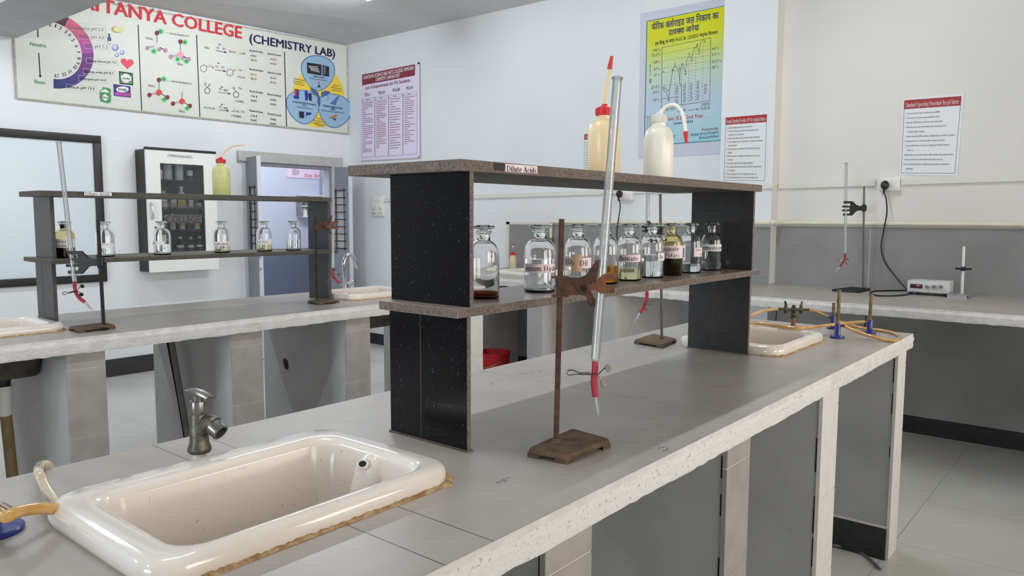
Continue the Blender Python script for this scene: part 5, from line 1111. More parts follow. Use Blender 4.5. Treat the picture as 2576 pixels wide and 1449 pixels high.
for y0, rows_ in ((129, [('H-', 'Br', 'green_ink'), ('Na-', 'OH', 'red_ink')]), (176, [('H-', 'S', 'orange_ink'), ('Na-', 'OH', 'red_ink')]), (231, [('C-', 'H', 'ink_black'), ('Na-', 'NH2', 'navy_title')]), (280, [('C-', 'H', 'ink_black'), ('Na-', 'NH2', 'navy_title')])):
    B.text(sans('Bonds broken', 0.035), (628, y0), (662, y0+5), 4.8, 'ink_black'); B.text(sans('Bonds formed', 0.035), (673.5, y0+8), (707, y0+13), 4.8, 'ink_black')
    for i, (a, b, c) in enumerate(rows_):
        t5(a, 631, y0+13+i*11, 7); t5(b, 638, y0+14+i*11, 8, c)
        t5('H-', 680, y0+22+i*11, 6); t5('OH' if y0 < 200 else 'NH2', 686, y0+23+i*11, 9, 'red_ink' if y0 < 200 else 'navy_title')
# three overlapping rounded petals on yellow
B.disc((800, 245), 66, 76, 'venn_yellow', 1, 36)
def petal(c, ang, L_, w_, mn, lay):
    pts = []; a = math.radians(ang)
    for i in range(36):
        t = 2*PI*i/36; r = 0.5*(1+0.28*math.cos(t)); x = math.cos(t)*L_*0.55+L_*0.05; y = math.sin(t)*w_*(0.5+0.13*math.cos(t))
        pts.append((c[0]+x*math.cos(a)-y*math.sin(a), c[1]+x*math.sin(a)*1.05+y*math.cos(a)+(x*math.cos(a)-y*math.sin(a))*0.08))
    B.poly(pts, mn, lay)
for (c, a) in (((800, 188), -90), ((768, 263), 142), ((836, 272), 38)):
    petal(c, a, 78, 84, 'venn_edge', 2); petal(c, a, 74.5, 80, 'venn_blue', 3)
B.poly([(779, 219), (791, 224), (802, 234), (799, 244), (787, 237)], 'venn_dark', 4); B.poly([(808, 232), (820, 228), (832, 231), (824, 240), (808, 245)], 'venn_dark', 4); B.poly([(800, 236), (806, 245), (806, 262), (803, 272), (798, 258), (799, 244)], 'venn_dark', 4)
B.quad(0, 0, 0, 0, 'photo_dark') if False else None
B.poly([(772, 157), (809, 162.5), (809, 190), (773, 184)], 'photo_dark', 5); B.poly([(811, 163), (828, 168), (828, 193), (812, 190.5)], 'photo_dark', 5)
for i in range(4): B.line((776+i*2, 166+i*3.4), (800+i*1.5, 169+i*4.2), 1.6, 'atom_white', 6)
B.poly([(814, 168), (818, 165), (819, 187), (815, 187)], 'grey_ink', 6)
for s, a, b, h in (('Kinetic model', (788, 193.5), (815, 198), 5), ('Computational Fluid Dynamics', (735, 257), (795, 266), 5), ('(CFD)', (761, 266.5), (771, 268), 4.5), ('Population Balance Model', (813, 267.5), (861, 275), 5), ('(PBM)', (832, 276.5), (843, 278), 4.5)): B.text(sans(s, 0.03), a, b, h, 'navy_title', 6)
for s, a, b in (('Modelling of process dynamics', (779, 198), (824, 205)), ('Modelling hydrodynamics', (747, 270), (784, 276)), ('Modelling of distributed population properties', (808, 279), (866, 286)), ('Impact of spatial', (739, 199), (766, 204)), ('heterogeneity on', (738, 205), (766, 210)), ('process kinetics', (739, 211), (766, 216)), ('Impact of', (839, 216), (854, 218)), ('distributed particle', (833, 221), (860, 226)), ('transport kinetics', (835, 227), (859, 231)), ('Impact of', (797, 299), (812, 302)), ('flow properties on', (790, 304), (818, 309)), ('distributed property', (789, 310), (819, 315)), ('of a population', (793, 315), (817, 319))): B.text(sans(s), a, b, 4, 'dark_print', 6)
B.poly([(741, 223), (752, 225), (752, 250), (739, 248), (739, 240), (742, 240)], 'photo_blue', 5); B.poly([(742.5, 224), (746.5, 225), (746.5, 242), (742, 241)], 'photo_red', 6)
B.poly([(766, 229), (772, 227), (776, 238), (774, 253), (768, 252)], 'photo_blue', 5); B.poly([(776, 235), (784, 234), (784, 255), (777, 252)], 'photo_dark', 5)
B.poly([(752, 280), (765, 281), (765, 298), (753, 296)], 'photo_dark', 5); B.poly([(770, 282), (785, 284), (780, 290), (772, 290), (769, 297)], 'photo_blue', 5)
B.poly([(829, 260), (838, 255), (846, 244), (855, 241), (848, 254), (845, 265)], 'venn_edge', 5); B.path([(825, 241), (825, 254)], 0.8, 'navy_title', 5)
for i, c in enumerate(('photo_red', 'orange_ink', 'atom_green', 'photo_blue')): B.poly([(827+i*2, 296), (848-i, 288+i*4), (847-i, 292+i*4), (828+i*2, 297)], c, 5+i)
B.disc((802, 217), 8, 9, 'pale_line', 5); B.disc((802, 217), 6.6, 7.6, 'venn_blue', 6); B.disc((802.5, 217), 3.4, 3.8, 'photo_blue', 7); B.disc((802, 208.5), 2.4, 2.4, 'photo_red', 7); B.disc((796, 221), 2, 2, 'soda_green', 7); B.disc((808, 222), 2, 2, 'soda_green', 7)
o = B.mb.build('banner', loc=(tl.x, YL, bl.z), smooth=False); tag(o, 'long white banner with a red and navy title and chemistry diagrams, high on the wall', 'banner')

# ---------------------------------------------------------------- whiteboard
wb = thing('whiteboard', 'black framed glossy whiteboard hanging at the left edge of the photo', 'whiteboard', (1.8, YL, 0.8))
x1, z0, z1, x0 = 2.725, 0.808, 2.0, 0.55; tf = 0.062
m = MB()
for a, b, c, d in ((x0, x1, z0, z0+tf), (x0, x1, z1-tf, z1), (x0, x0+tf, z0+tf, z1-tf), (x1-tf, x1, z0+tf, z1-tf)): m.box(a, b, YL-0.03, YL, c, d, 'frame_black', bev=0.002)
m.build('frame', wb); m = MB(); m.box(x0+tf, x1-tf, YL-0.016, YL-0.002, z0+tf, z1-tf, 'whiteboard'); m.build('writing_surface', wb, smooth=False)

# ---------------------------------------------------------------- reagent cabinet
YC = 6.452; cab = thing('wall_cabinet', 'white-doored cabinet with black sides and dark glass, on the wall by the door', 'cabinet', (3.3, YL, 0.88))
cx0, cx1, cz0, cz1 = 3.006, 3.632, 0.885, 1.908
m = MB(); s = 0.016
m.box(cx0, cx0+s, YC+0.02, YL, cz0-0.008, cz1, 'frame_black'); m.box(cx1-s, cx1, YC+0.02, YL, cz0, cz1, 'frame_black'); m.box(cx0+s, cx1-s, YC+0.02, YL, cz1-s, cz1, 'frame_black'); m.box(cx0+s, cx1-s, YC+0.02, YL, cz0, cz0+s, 'frame_black'); m.box(cx0+s, cx1-s, YL-0.012, YL, cz0+s, cz1-s, 'cabinet_inside')
m.box(cx0-0.004, cx1+0.004, YC-0.004, YC+0.022, cz1-0.004, cz1+0.018, 'frame_black', bev=0.003); m.build('carcass', cab, smooth=False)
gx0, gx1, gz0, gz1 = ony(398, 410, YC).x, ony(512, 416, YC).x, ony(420, 634, YC).z-0.002, ony(398, 410, YC).z
gx0 = (ony(397, 410, YC).x+ony(417, 633, YC).x)/2
m = MB(); f_ = 'cabinet_white'
m.box(cx0, gx0, YC, YC+0.02, cz0-0.012, cz1-0.004, f_, bev=0.002); m.box(gx1, cx1, YC, YC+0.02, cz0-0.012, cz1-0.004, f_, bev=0.002); m.box(gx0-0.002, gx1+0.002, YC, YC+0.02, gz1, cz1-0.004, f_, bev=0.002); m.box(gx0-0.002, gx1+0.002, YC, YC+0.02, cz0-0.012, gz0, f_, bev=0.002)
door = m.build('door', cab, smooth=False)
b = Board('y', YC, 0.0006); b.text(sans('COMMON REAGENTS'), (421, 394.5), (484, 399), 6.5, 'navy_title', 1); b.mb.build('door_title', door, smooth=False)
m = MB(); m.box(gx0, gx1, YC+0.008, YC+0.012, gz0, gz1, 'cabinet_pane'); gp = m.build('glass_pane', door, smooth=False)
b = Board('y', YC+0.0075, 0.0); b.text(sans('CHAITANYA', 0.0), (408, 527), (509, 528), 21, 'etch_line', 1); b.poly([(414, 540), (508, 541), (508, 562), (415, 561)], 'etch_band', 0); b.text(sans('COLLEGE', 0.0), (418, 560), (504, 560.5), 18, 'etch_ink', 1); b.mb.build('etched_lettering', gp, smooth=False, label='grey etched lettering on the glass')
m = MB(); hq = lambda px, py, off: ony(px, py, YC)-Vector((0, off, 0))
m.tube([hq(380, 510, 0.0), hq(379.5, 514, 0.022), hq(381, 530, 0.026), hq(382.5, 546, 0.022), hq(383, 551, 0.0)], 0.007, 'chrome', 10, smooth=5); m.build('handle', door, label='chrome bow handle')
m = MB(); p = ony(391.5, 572, YC); m.rod(p+Vector((0, 0.001, 0)), p-Vector((0, 0.005, 0)), 0.010, 'brass_gold', 16); m.build('lock', door)
zsh = [1.02, 1.235, 1.425, 1.66]
for z in zsh[1:]+[zsh[0]]:
    m = MB(); m.box(cx0+s, cx1-s, YC+0.03, YL-0.012, z-0.012, z, 'cabinet_inside'); m.build('shelf', cab, smooth=False)
def jar(px, z, label, r, h, body, lid=None, band=None, yy=6.545, neck=True):
    d = ray(px, 520); L = Vector((d.x*yy/d.y, yy, z)); t = thing('reagent_jar', label, 'jar', L, 'bottles inside the cabinet')
    pr = [(0, 0), (r, 0), (r, h*0.66), (r*0.9, h*0.74), (r*0.42, h*0.84), (r*0.42, h), (0, h)] if neck else [(0, 0), (r, 0), (r, h*0.96), (r*0.9, h), (0, h)]
    m = MB(); m.lathe(pr, L, body, 18); m.build('body', t)
    if lid: m = MB(); m.lathe([(0, h), (r*0.55, h), (r*0.55, h+0.02), (0, h+0.022)] if neck else [(0, h), (r*1.02, h), (r*1.02, h+0.018), (0, h+0.018)], L, lid, 16); m.build('lid', t)
    if band: m = MB(); m.lathe([(r+0.0006, h*band[1]), (r+0.0006, h*band[2])], L, band[0], 18); m.build('label_band', t)
rj = [(404, 3, 'jar partly hidden at the left end of the cabinet\'s top shelf', 0.026, 0.11, 'jar_grey', None, ('paper_white', 0.5, 0.75), True), (425, 3, 'wide jar with a bright stripe of glare on the cabinet\'s top shelf', 0.036, 0.125, 'jar_grey', 'jar_grey', None, False), (453, 3, 'wide grey jar in the middle of the cabinet\'s top shelf', 0.036, 0.125, 'jar_grey', 'jar_grey', None, False), (480, 3, 'dark jar with a pale sticker on the cabinet\'s top shelf', 0.026, 0.115, 'cabinet_inside', None, ('cream_plastic', 0.4, 0.8), True), (500, 3, 'dark jar at the right end of the cabinet\'s top shelf', 0.026, 0.11, 'cabinet_inside', None, None, True),
      (412, 2, 'small white bottle with a white label on the cabinet\'s second shelf', 0.03, 0.12, 'wash_white', 'jar_grey', ('paper_white', 0.1, 0.5), True), (436, 2, 'short jar with a yellow patch on the cabinet\'s second shelf', 0.028, 0.10, 'jar_grey', None, ('yellow_label', 0.05, 0.35), False), (457, 2, 'tall grey bottle with a yellow label on the cabinet\'s second shelf', 0.033, 0.165, 'jar_grey', 'jar_grey', ('yellow_label', 0.12, 0.5), True), (480, 2, 'small clear bottle with a white band on the cabinet\'s second shelf', 0.024, 0.09, 'jar_grey', None, ('paper_white', 0.1, 0.4), True), (502, 2, 'low bottle with a grey band at the right of the cabinet\'s second shelf', 0.026, 0.075, 'cabinet_inside', None, ('jar_grey', 0.2, 0.6), True),
      (413, 1, 'amber bottle at the left of the cabinet\'s third shelf, behind the etched lettering', 0.026, 0.10, 'brass_gold', 'jar_grey', None, True), (432, 1, 'grey flask with a stopper on the cabinet\'s third shelf', 0.026, 0.115, 'jar_grey', 'jar_grey', None, True), (456, 1, 'bottle with a small yellow mark in the middle of the cabinet\'s third shelf', 0.026, 0.10, 'jar_grey', 'jar_grey', ('yellow_label', 0.3, 0.5), True), (476, 1, 'brownish bottle with a grey cap on the cabinet\'s third shelf', 0.025, 0.10, 'rust_base', 'jar_grey', None, True), (493, 1, 'bottle with a red cap on the cabinet\'s third shelf', 0.026, 0.10, 'jar_grey', 'cap_red', ('yellow_label', 0.25, 0.5), True),
      (450, 0, 'dark bottle with a white band, leftmost on the cabinet\'s bottom shelf', 0.032, 0.13, 'granite_black_dull', 'jar_grey', ('paper_white', 0.42, 0.58), True), (477, 0, 'slim dark bottle with a white band in the middle of the cabinet\'s bottom shelf', 0.026, 0.125, 'granite_black_dull', 'jar_grey', ('paper_white', 0.42, 0.6), True), (499, 0, 'dark bottle with a white band at the right of the cabinet\'s bottom shelf', 0.03, 0.13, 'granite_black_dull', 'jar_grey', ('paper_white', 0.44, 0.58), True)]
for px, k, lb, r, h, bm_, ld, bd, nk in rj: jar(px, zsh[k], lb, r, h, bm_, ld, bd, neck=nk)

# ---------------------------------------------------------------- door leaves
def leaf(hx, hy, dx, dy, ln, z1, label):
    u = Vector((dx, dy, 0)).normalized(); n = Vector((-u.y, u.x, 0)); th = 0.03; h = Vector((hx, hy, 0))
    M = Matrix(((u.x, n.x, 0, hx), (u.y, n.y, 0, hy), (0, 0, 1, 0), (0, 0, 0, 1)))
    t = thing('door_leaf', label, 'door', (hx, hy, 0), 'grey double doors')
    g0, g1, gz0, gz1 = ln*0.30, ln*0.76, 1.02, 1.62
    m = MB()
    for a, b, c, d in ((0, g0, 0.01, z1), (g1, ln-0.02, 0.01, z1), (g0, g1, 0.01, gz0), (g0, g1, gz1, z1)): m.box(a, b, -th/2, th/2, c, d, 'door_grey', M=M)
    m.build('panel', t, smooth=False)
    m = MB(); m.box(ln-0.02, ln+0.004, -th/2-0.003, th/2+0.003, 0.01, z1+0.004, 'door_edge', M=M, bev=0.003); m.build('edge_strip', t)
    m = MB(); m.box(g0, g1, -0.003, 0.003, gz0, gz1, 'door_pane', M=M); m.build('glass_pane', t, smooth=False)
    m = MB()
    for i in range(9):
        z = gz0+(gz1-gz0)*i/8; m.rod(M @ Vector((g0-0.015, -th/2-0.004, z)), M @ Vector((g1+0.015, -th/2-0.004, z)), 0.005, 'iron_dark', 8); m.rod(M @ Vector((g0-0.015, th/2+0.004, z)), M @ Vector((g1+0.015, th/2+0.004, z)), 0.005, 'iron_dark', 8)
    for x in (g0+0.01, g1-0.01):
        for s_ in (-1, 1): m.rod(M @ Vector((x, s_*(th/2+0.004), gz0-0.02)), M @ Vector((x, s_*(th/2+0.004), gz1+0.02)), 0.004, 'iron_dark', 8)
    m.build('grille', t)
    return M, t
leaf(5.015, 6.63, 0.02, -1, 0.33, 1.855, 'grey door leaf with a barred glass slot, to the right of the opening')
M, t = leaf(4.05, 6.63, -0.20, -1, 0.30, 1.905, 'grey door leaf seen edge-on to the left of the opening')
m = MB()
for z in (0.86, 0.97):
    m.lathe([(0.006, -0.004), (0.016, -0.004), (0.016, 0.004), (0.006, 0.004)], (0, 0, 0), 'chrome', 16, M @ Matrix.Translation((0.31, -0.02, z)) @ Matrix.Rotation(PI/2, 4, 'X'))
    m.box(0.28, 0.33, -0.016, -0.010, z-0.006, z+0.006, 'chrome', M=M)
m.build('bolt', t, label='bright door bolts')
# sign and dispenser in the room beyond
B = Board('y', 9.0, 0.012); B.panel([(722, 415), (812, 421), (812, 450), (722, 446)], 0.011, 'pink_sign')
B.text(sans('Stay Safe!', 0.0, 2, 0.3), (764, 444.5), (814, 447), 9, 'red_ink', 1)
for i in range(6): B.line((735, 422+i*3.3), (735+(8, 11, 17, 18, 18, 16)[i], 422.5+i*3.4), 1.1, 'dark_print', 1)
B.line((779, 424), (803, 426), 0.8, 'grey_ink', 1); B.poly([(738, 416.2), (744, 416.6), (741, 420)], 'red_ink', 1); B.poly([(785, 419.5), (791, 419.9), (788, 423)], 'red_ink', 1)
o = B.mb.build('safety_sign', loc=B.p((722, 446)), smooth=False); tag(o, 'pink sign with red script lettering on the lilac wall beyond the door', 'sign')
p0 = ony(745, 492, 9.0); p1 = ony(806, 545, 9.0)
t = thing('wall_shelf_case', 'small open glass wall case on the lilac wall beyond the door', 'shelf', (p0.x, 9.0, p1.z))
xw = p1.x-p0.x; zz = [p1.z, (p0.z+p1.z)/2, p0.z]
for z in zz: m = MB(); m.box(p0.x, p1.x, 8.86, 9.0, z-0.008, z+0.008, 'white_plastic'); m.build('shelf', t, smooth=False)
for x in (p0.x, p0.x+xw*0.24, p1.x): m = MB(); m.box(x-0.004, x+0.004, 8.86, 9.0, zz[0], zz[2], 'thin_glass'); m.build('side', t, smooth=False)
m = MB(); pw = ony(767, 540, 8.93); m.lathe([(0, 0), (0.045, 0), (0.045, 0.06), (0.02, 0.12), (0, 0.125)], (pw.x, 8.93, zz[0]+0.008), 'white_plastic', 20); o = m.build('white_cup', loc=(pw.x, 8.93, zz[0]+0.008)); tag(o, 'white rounded pot standing in the small glass wall case', 'pot')

# ---------------------------------------------------------------- boards on the back wall
B = Board('x', XB, 0.016); B.panel([(907, 185.5), (1055, 157), (1056, 397), (907, 404.5)], 0.015, 'lilac_sign', 'aluminium')
B.poly([(911, 188), (1044, 161.5), (1044, 190), (911, 215)], 'maroon')
B.text(sans('CHAITANYA SCIENCE AND ARTS COLLEGE, PAMGARH', 0.03), (914, 200), (1041, 174.5), 8.5, 'paper_white'); B.text(sans('CHEMISTRY LABORATORY', 0.03), (945, 205), (1006, 193), 8.5, 'paper_white')
B.text(sans('List of Experiments for PG Students', 0.025), (919, 225.5), (1032, 205.5), 8, 'maroon')
for i, (s_, x, y, w_) in enumerate((('M.Sc-I', 917.5, 243, 13), ('M.Sc-II', 952, 237.5, 15), ('M.Sc-III', 988, 231, 17), ('M.Sc-IV', 1022, 226, 17))): B.text(sans(s_, 0.03), (x, y), (x+w_, y-w_*0.14), 8, 'dark_print')
xs = [909.5, 943, 977.5, 1013.5, 1049]; top = lambda x: 249.5-(x-909.5)*0.138; bot = lambda x: 397-(x-909.5)*0.07
for a, b in zip(xs, xs[1:]):
    B.path([(a+0.3, bot(a)), (a+0.6, top(a)), (b-0.6, top(b)), (b-0.3, bot(b)), (a+0.3, bot(a))], 0.7, 'list_line', 1); B.line((a+0.5, top(a)+6), (b-0.5, top(b)+6), 0.6, 'list_line', 1); B.line((a+11, top(a+11)+3.6), (a+20, top(a+20)+3.6), 1.4, 'dark_print', 1); B.line((a+2, top(a)+4), (a+4, top(a)+4), 1.2, 'dark_print', 1)
rnd = random.Random(11)
for ci, (a, n, gap) in enumerate(((912.5, 26, 5.0), (946.5, 26, 4.75), (981, 20, 6.6), (1017, 23, 5.4))):
    for k in range(n):
        y = top(a)+10.5+k*gap*0.98; w_ = rnd.choice((26, 24, 27, 15, 8, 22, 25)); x = a; yy = lambda x_: y-(x_-a)*(0.12-0.002*k)
        if k == 0: w_ = 26
        while x < a+w_:
            l = rnd.uniform(2.5, 6); B.line((x, yy(x)), (min(x+l, a+w_), yy(min(x+l, a+w_))), 1.7, 'maroon_soft', 1); x += l+0.6
for q in ((1053, 159), (1054, 394.5)): B.disc(q, 2.6, 3, 'aluminium' if q[1] > 300 else 'ink_black', 1)
o = B.mb.build('notice_board', loc=B.p((907, 404)), smooth=False); tag(o, 'lilac notice board with a maroon heading and four columns, by the room corner', 'sign')
# phase diagram poster
mat('poster_blend', (230, 230, 60), 0.45); pm = MATS['poster_blend']; nt = pm.node_tree; g_ = nt.nodes.new('ShaderNodeNewGeometry'); sx = nt.nodes.new('ShaderNodeSeparateXYZ'); mr = nt.nodes.new('ShaderNodeMapRange'); rp = nt.nodes.new('ShaderNodeValToRGB')
nt.links.new(g_.outputs['Position'], sx.inputs[0]); nt.links.new(sx.outputs[2], mr.inputs[0]); mr.inputs[1].default_value = 1.86; mr.inputs[2].default_value = 2.86; nt.links.new(mr.outputs[0], rp.inputs[0]); nt.links.new(rp.outputs[0], nt.nodes['Principled BSDF'].inputs['Base Color'])
el = rp.color_ramp.elements; el[0].position = 0.0; el[0].color = (*lin((150, 208, 218)), 1); el[1].position = 1.0; el[1].color = (*lin((216, 212, 0)), 1)
for ps, c in ((0.18, (176, 208, 220)), (0.38, (190, 204, 222)), (0.58, (196, 212, 190)), (0.72, (200, 214, 110)), (0.84, (212, 214, 30))): e_ = el.new(ps); e_.color = (*lin(c), 1)
mat('poster_blue', (60, 130, 150), 0.5); mat('poster_sheet', (203, 206, 220), 0.4); mat('poster_navy', (24, 34, 110), 0.5)
B = Board('x', XB, 0.003); xr = 2.36
yR = lambda q: q
B.panel([(1611.5, 34), (1834, -8), (1825, 386), (1605.5, 399.5)], 0.002, 'poster_sheet')
B.poly([(1626.5, 53), (1832, 12), (1824, 353.5), (1619.5, 368)], 'poster_blue'); B.poly([(1629, 54.5), (1831, 14), (1823.5, 351.5), (1622, 365)], 'poster_blend', 2)
# the Devanagari lines: letters are set one by one, joined by their headline
def deva(parts, a, b, h, mn, lay=4, slant=(0, -1)):
    """parts: (characters, overlap to the left) in visual order"""
    co, fs, x = [], [], 0.0
    for s_, back in parts:
        if s_ == ' ': x += 0.45; continue
        if s_ == '/':
            k = len(co); co += [(x-0.85, -0.05, 1), (x-0.75, -0.12, 1), (x-0.45, 0.22, 1), (x-0.55, 0.28, 1)]; fs.append((k, k+1, k+2, k+3)); continue
        c, f, w_ = sans(s_, 0.03); x -= back
        k = len(co); co += [(x+p, q, z_+(len(co)%5)*0.3) for p, q, z_ in c]; fs += [tuple(i+k for i in t_) for t_ in f]; x += w_-0.02
    B.text((co, fs, x), a, b, h, mn, lay, slant)
IB = 0.66
L1 = [('फे', 0), ('ि', 0), ('र', IB), ('क', 0), (' ', 0), ('क', 0), ('लो', 0.3), ('रा', 0), ('इ', 0), ('ड', 0), (' ', 0), ('ज', 0), ('ल', 0), (' ', 0), ('ि', 0), ('न', IB), ('का', 0), ('य', 0), (' ', 0), ('का', 0)]
L2 = [('प', 0), ('/', 0), ('ा', 0.05), ('व', 0), ('स', 0), ('था', 0.28), (' ', 0), ('आ', 0), ('रे', 0), ('ख', 0)]
deva(L1, (1639, 76.5), (1808, 46), 15.5, 'poster_navy'); deva(L2, (1682, 89.5), (1758, 75.5), 14, 'poster_navy')
deva([('इ', 0), ('स', 0), (' ', 0), ('ि', 0), ('ब', IB), ('न', 0), ('दु', 0.3), (' ', 0), ('प', 0), ('र', 0), (' ', 0), ('ब', 0), ('र्फ', 0)], (1648, 114.5), (1697, 104.5), 8, 'ink_black'); B.text(sans('Fe2Cl6.12H2O', 0.02), (1700, 104), (1757, 93.5), 8.5, 'ink_black'); deva([('सं', 0), ('तृ', 0), ('प', 0), ('त', 0.3), (' ', 0), ('ि', 0), ('व', IB), ('ल', 0), ('य', 0), ('न', 0)], (1760, 92.5), (1806, 84.5), 7.5, 'ink_black')
gl = lambda x0, y0, x1, y1, w=0.9: B.line((x0, y0), (x1, y1), w, 'dark_print', 3)
def dash(a, b, n=24, w=0.9):
    a, b = Vector(a), Vector(b)
    for i in range(n):
        if i % 2 == 0: B.line(a+(b-a)*i/n, a+(b-a)*(i+0.95)/n, w, 'dark_print', 3)
T_ = lambda x, y: (1600+x*0.3312, y*0.3312)      # from a 1087-wide enlargement
for a, b in (((197, 362), (567, 287)), ((567, 287), (560, 765)), ((560, 765), (192, 820)), ((192, 820), (197, 362)), ((193, 752), (292, 738)), ((345, 640), (345, 795))): B.line(T_(*a), T_(*b), 1.0, 'dark_print', 3)
for a, b, n in (((197, 412), (455, 358), 26), ((196, 466), (403, 427), 20), ((196, 520), (300, 502), 12), ((195, 556), (345, 533), 16), ((300, 502), (565, 465), 26), ((375, 545), (565, 513), 18), ((420, 447), (566, 418), 14), ((480, 392), (566, 372), 10), ((194, 655), (345, 632), 16), ((297, 505), (293, 800), 26), ((349, 512), (345, 640), 12), ((403, 430), (398, 785), 32), ((455, 360), (450, 778), 36), ((510, 300), (503, 770), 40)): dash(T_(*a), T_(*b), n)
curve = lambda pts: B.path([T_(p.x, p.y) for p in spline([Vector((x, y, 0)) for x, y in pts], 5)], 1.0, 'dark_print', 3)
curve([(196, 680), (225, 700), (247, 745)]); curve([(247, 745), (262, 640), (280, 530), (298, 503)]); curve([(298, 503), (315, 520), (328, 570), (331, 632)]); curve([(331, 632), (335, 540), (350, 512)]); curve([(350, 512), (364, 520), (375, 547)]); curve([(375, 547), (385, 460), (403, 428)]); curve([(403, 428), (412, 432), (421, 446)]); curve([(421, 446), (440, 370), (457, 358)]); curve([(457, 358), (468, 365), (479, 392)]); curve([(479, 392), (490, 330), (512, 300)])
for s_, x, y, w_ in (('100°c', 128, 395, 60), ('73.5°c', 118, 432, 68), ('58°c', 135, 485, 48), ('37°c', 135, 538, 48), ('31°c', 135, 583, 46), ('27.4°c', 114, 677, 66), ('0.0°c', 128, 714, 52), ('55°c', 132, 772, 46), ('66°c', 576, 380, 54), ('5.5°c', 576, 425, 58), ('32.5°c', 574, 480, 74), ('30°c', 574, 524, 52), ('100%', 501, 806, 60), ('100% H2O', 204, 845, 100), ('Fe2Cl6', 492, 836, 70)): B.text(sans(s_, 0.01), T_(x, y), T_(x+w_, y-w_*0.15), 7, 'dark_print')
for s_, x, y in (('A', 200, 678), ('B', 241, 770), ('C', 290, 498), ('D', 332, 655), ('E', 345, 502), ('F', 371, 574), ('G', 396, 420), ('H', 417, 472), ('J', 453, 352), ('K', 474, 417), ('L', 518, 322), ('a', 200, 552), ('b', 272, 540), ('d', 320, 530)): B.text(sans(s_, 0.005), T_(x, y), T_(x+15, y-2), 6.5, 'dark_print')
B.text(sans('ICE'), T_(210, 675), T_(240, 700), 6, 'dark_print', slant=(0.6, -0.8))
for s_, x, y, l in (('Fe2Cl6.12H2O', 318, 798, 150), ('Fe2Cl6.7H2O', 376, 772, 140), ('Fe2Cl6.5H2O', 426, 764, 140), ('Fe2Cl6.4H2O', 477, 757, 145), ('Fe2Cl6', 535, 710, 72)): B.text(roman(s_.replace('2', '_2').replace('6', '_6')) if False else sans(s_, 0.005), T_(x, y), T_(x+2, y-l), 6.2, 'dark_print', slant=(-1, 0))
arrow2 = lambda a, b: (B.line(T_(*a), T_(*b), 1.0, 'dark_print', 3))
arrow2((394, 838), (470, 829)); B.poly([T_(462, 823), T_(462, 837), T_(476, 829)], 'dark_print', 3); arrow2((108, 575), (108, 495)); B.poly([T_(103, 500), T_(113, 500), T_(108, 488)], 'dark_print', 3)
deva([('सं', 0), ('घ', 0), ('ट', 0), ('न', 0)], T_(320, 858), T_(376, 848), 6.5, 'dark_print'); deva([('ता', 0), ('प', 0)], T_(117, 634), T_(117, 598), 5.5, 'dark_print', 4, (-1, 0))
B.text(sans('Class: B.Sc. 2nd Year', 0.02), T_(216, 918), T_(512, 890), 8.5, 'red_ink'); B.text(sans('Session: 2024', 0.02), T_(287, 946), T_(433, 932), 6.5, 'poster_navy'); B.text(sans('Presented By:', 0.025), T_(500, 993), T_(626, 982), 5.5, 'maroon')
B.text(sans('Pankaj Saroj Durgesh', 0.012, 2, 0.3), T_(412, 1034), T_(626, 1010), 6.5, 'poster_navy'); B.text(sans('Rahul Jashdeep', 0.012, 2, 0.3), T_(478, 1058), T_(626, 1040), 6.5, 'poster_navy'); B.text(sans('Guided By Pandey', 0.012, 2, 0.3), T_(110, 1050), T_(300, 1040), 6.5, 'poster_navy')
o = B.mb.build('poster', loc=B.p((1605, 399)), smooth=False); tag(o, 'large yellow and blue poster with a Hindi title and a phase graph', 'poster')
# procedure sheets
def sop(val, quad, head, title, ta, tb, th, lines_, label, size, body_h, w=0.6):
    B = Board('x', val, 0.003); (x0, y0), (x1, y1), (x2, y2), (x3, y3) = quad
    B.panel(quad, 0.002, 'sop_sheet')
    lp = lambda u, v: ((x0+(x1-x0)*u)*(1-v)+(x3+(x2-x3)*u)*v, (y0+(y1-y0)*u)*(1-v)+(y3+(y2-y3)*u)*v)
    B.poly([lp(0.03, 0.03), lp(0.96, 0.03), lp(0.96, head), lp(0.03, head)], 'sop_red'); B.path([lp(0.035, head), lp(0.035, 0.975), lp(0.955, 0.975), lp(0.955, head)], w, 'dark_print', 1)
    B.text(title, lp(*ta), lp(*tb), th, 'paper_white')
    for s_, u, v, u1 in lines_: B.text(sans(s_), lp(u, v), lp(u1, v), body_h, 'dark_print', 2)
    if not lines_:
        for i in range(13): B.line(lp(0.07, 0.22+i*0.055), lp((0.6, 0.8, 0.72, 0.9, 0.5)[i % 5], 0.22+i*0.055), 1.6, 'grey_ink', 1)
    o = B.mb.build('procedure_sheet', loc=B.p(quad[3]), smooth=False); tag(o, label, 'sign', 'red-headed procedure sheets')
ph = ['1. Turn on the pH meter and allow it to stabilize.', '2. Press the CAL button to enter calibration mode.', '3. Press the MEAS button to switch to measurement mode.', '4. Rinse the electrode with distilled water and immerse it in', '   the first buffer solution.', '5. Gather standard buffer solutions, distilled water, and clean containers.', '6. Adjust the meter to match the buffer solution\'s pH value.', '7. Use the HOLD button to freeze the reading and the ENTER button to', '   confirm it.', '8. Repeat the process with the other buffer solutions and sample solutions.', '9. Rinse the electrode with distilled water after each use.', '10. Store the electrode in a suitable storage solution to maintain its', '   performance.']
sop(XB, [(2270.5, 247), (2425.5, 235), (2408, 441.5), (2261.5, 440)], 0.145, roman('Standard Operating Procedure for pH Meter'), (0.06, 0.122), (0.93, 0.122), 11, [(s_, 0.07 if s_[0] != ' ' else 0.11, 0.215+i*0.0595, 0.07+0.0112*len(s_)) for i, s_ in enumerate(ph)], 'white sheet with a red heading about a pH meter, above the wall socket', 0, 4.2, 0.9)
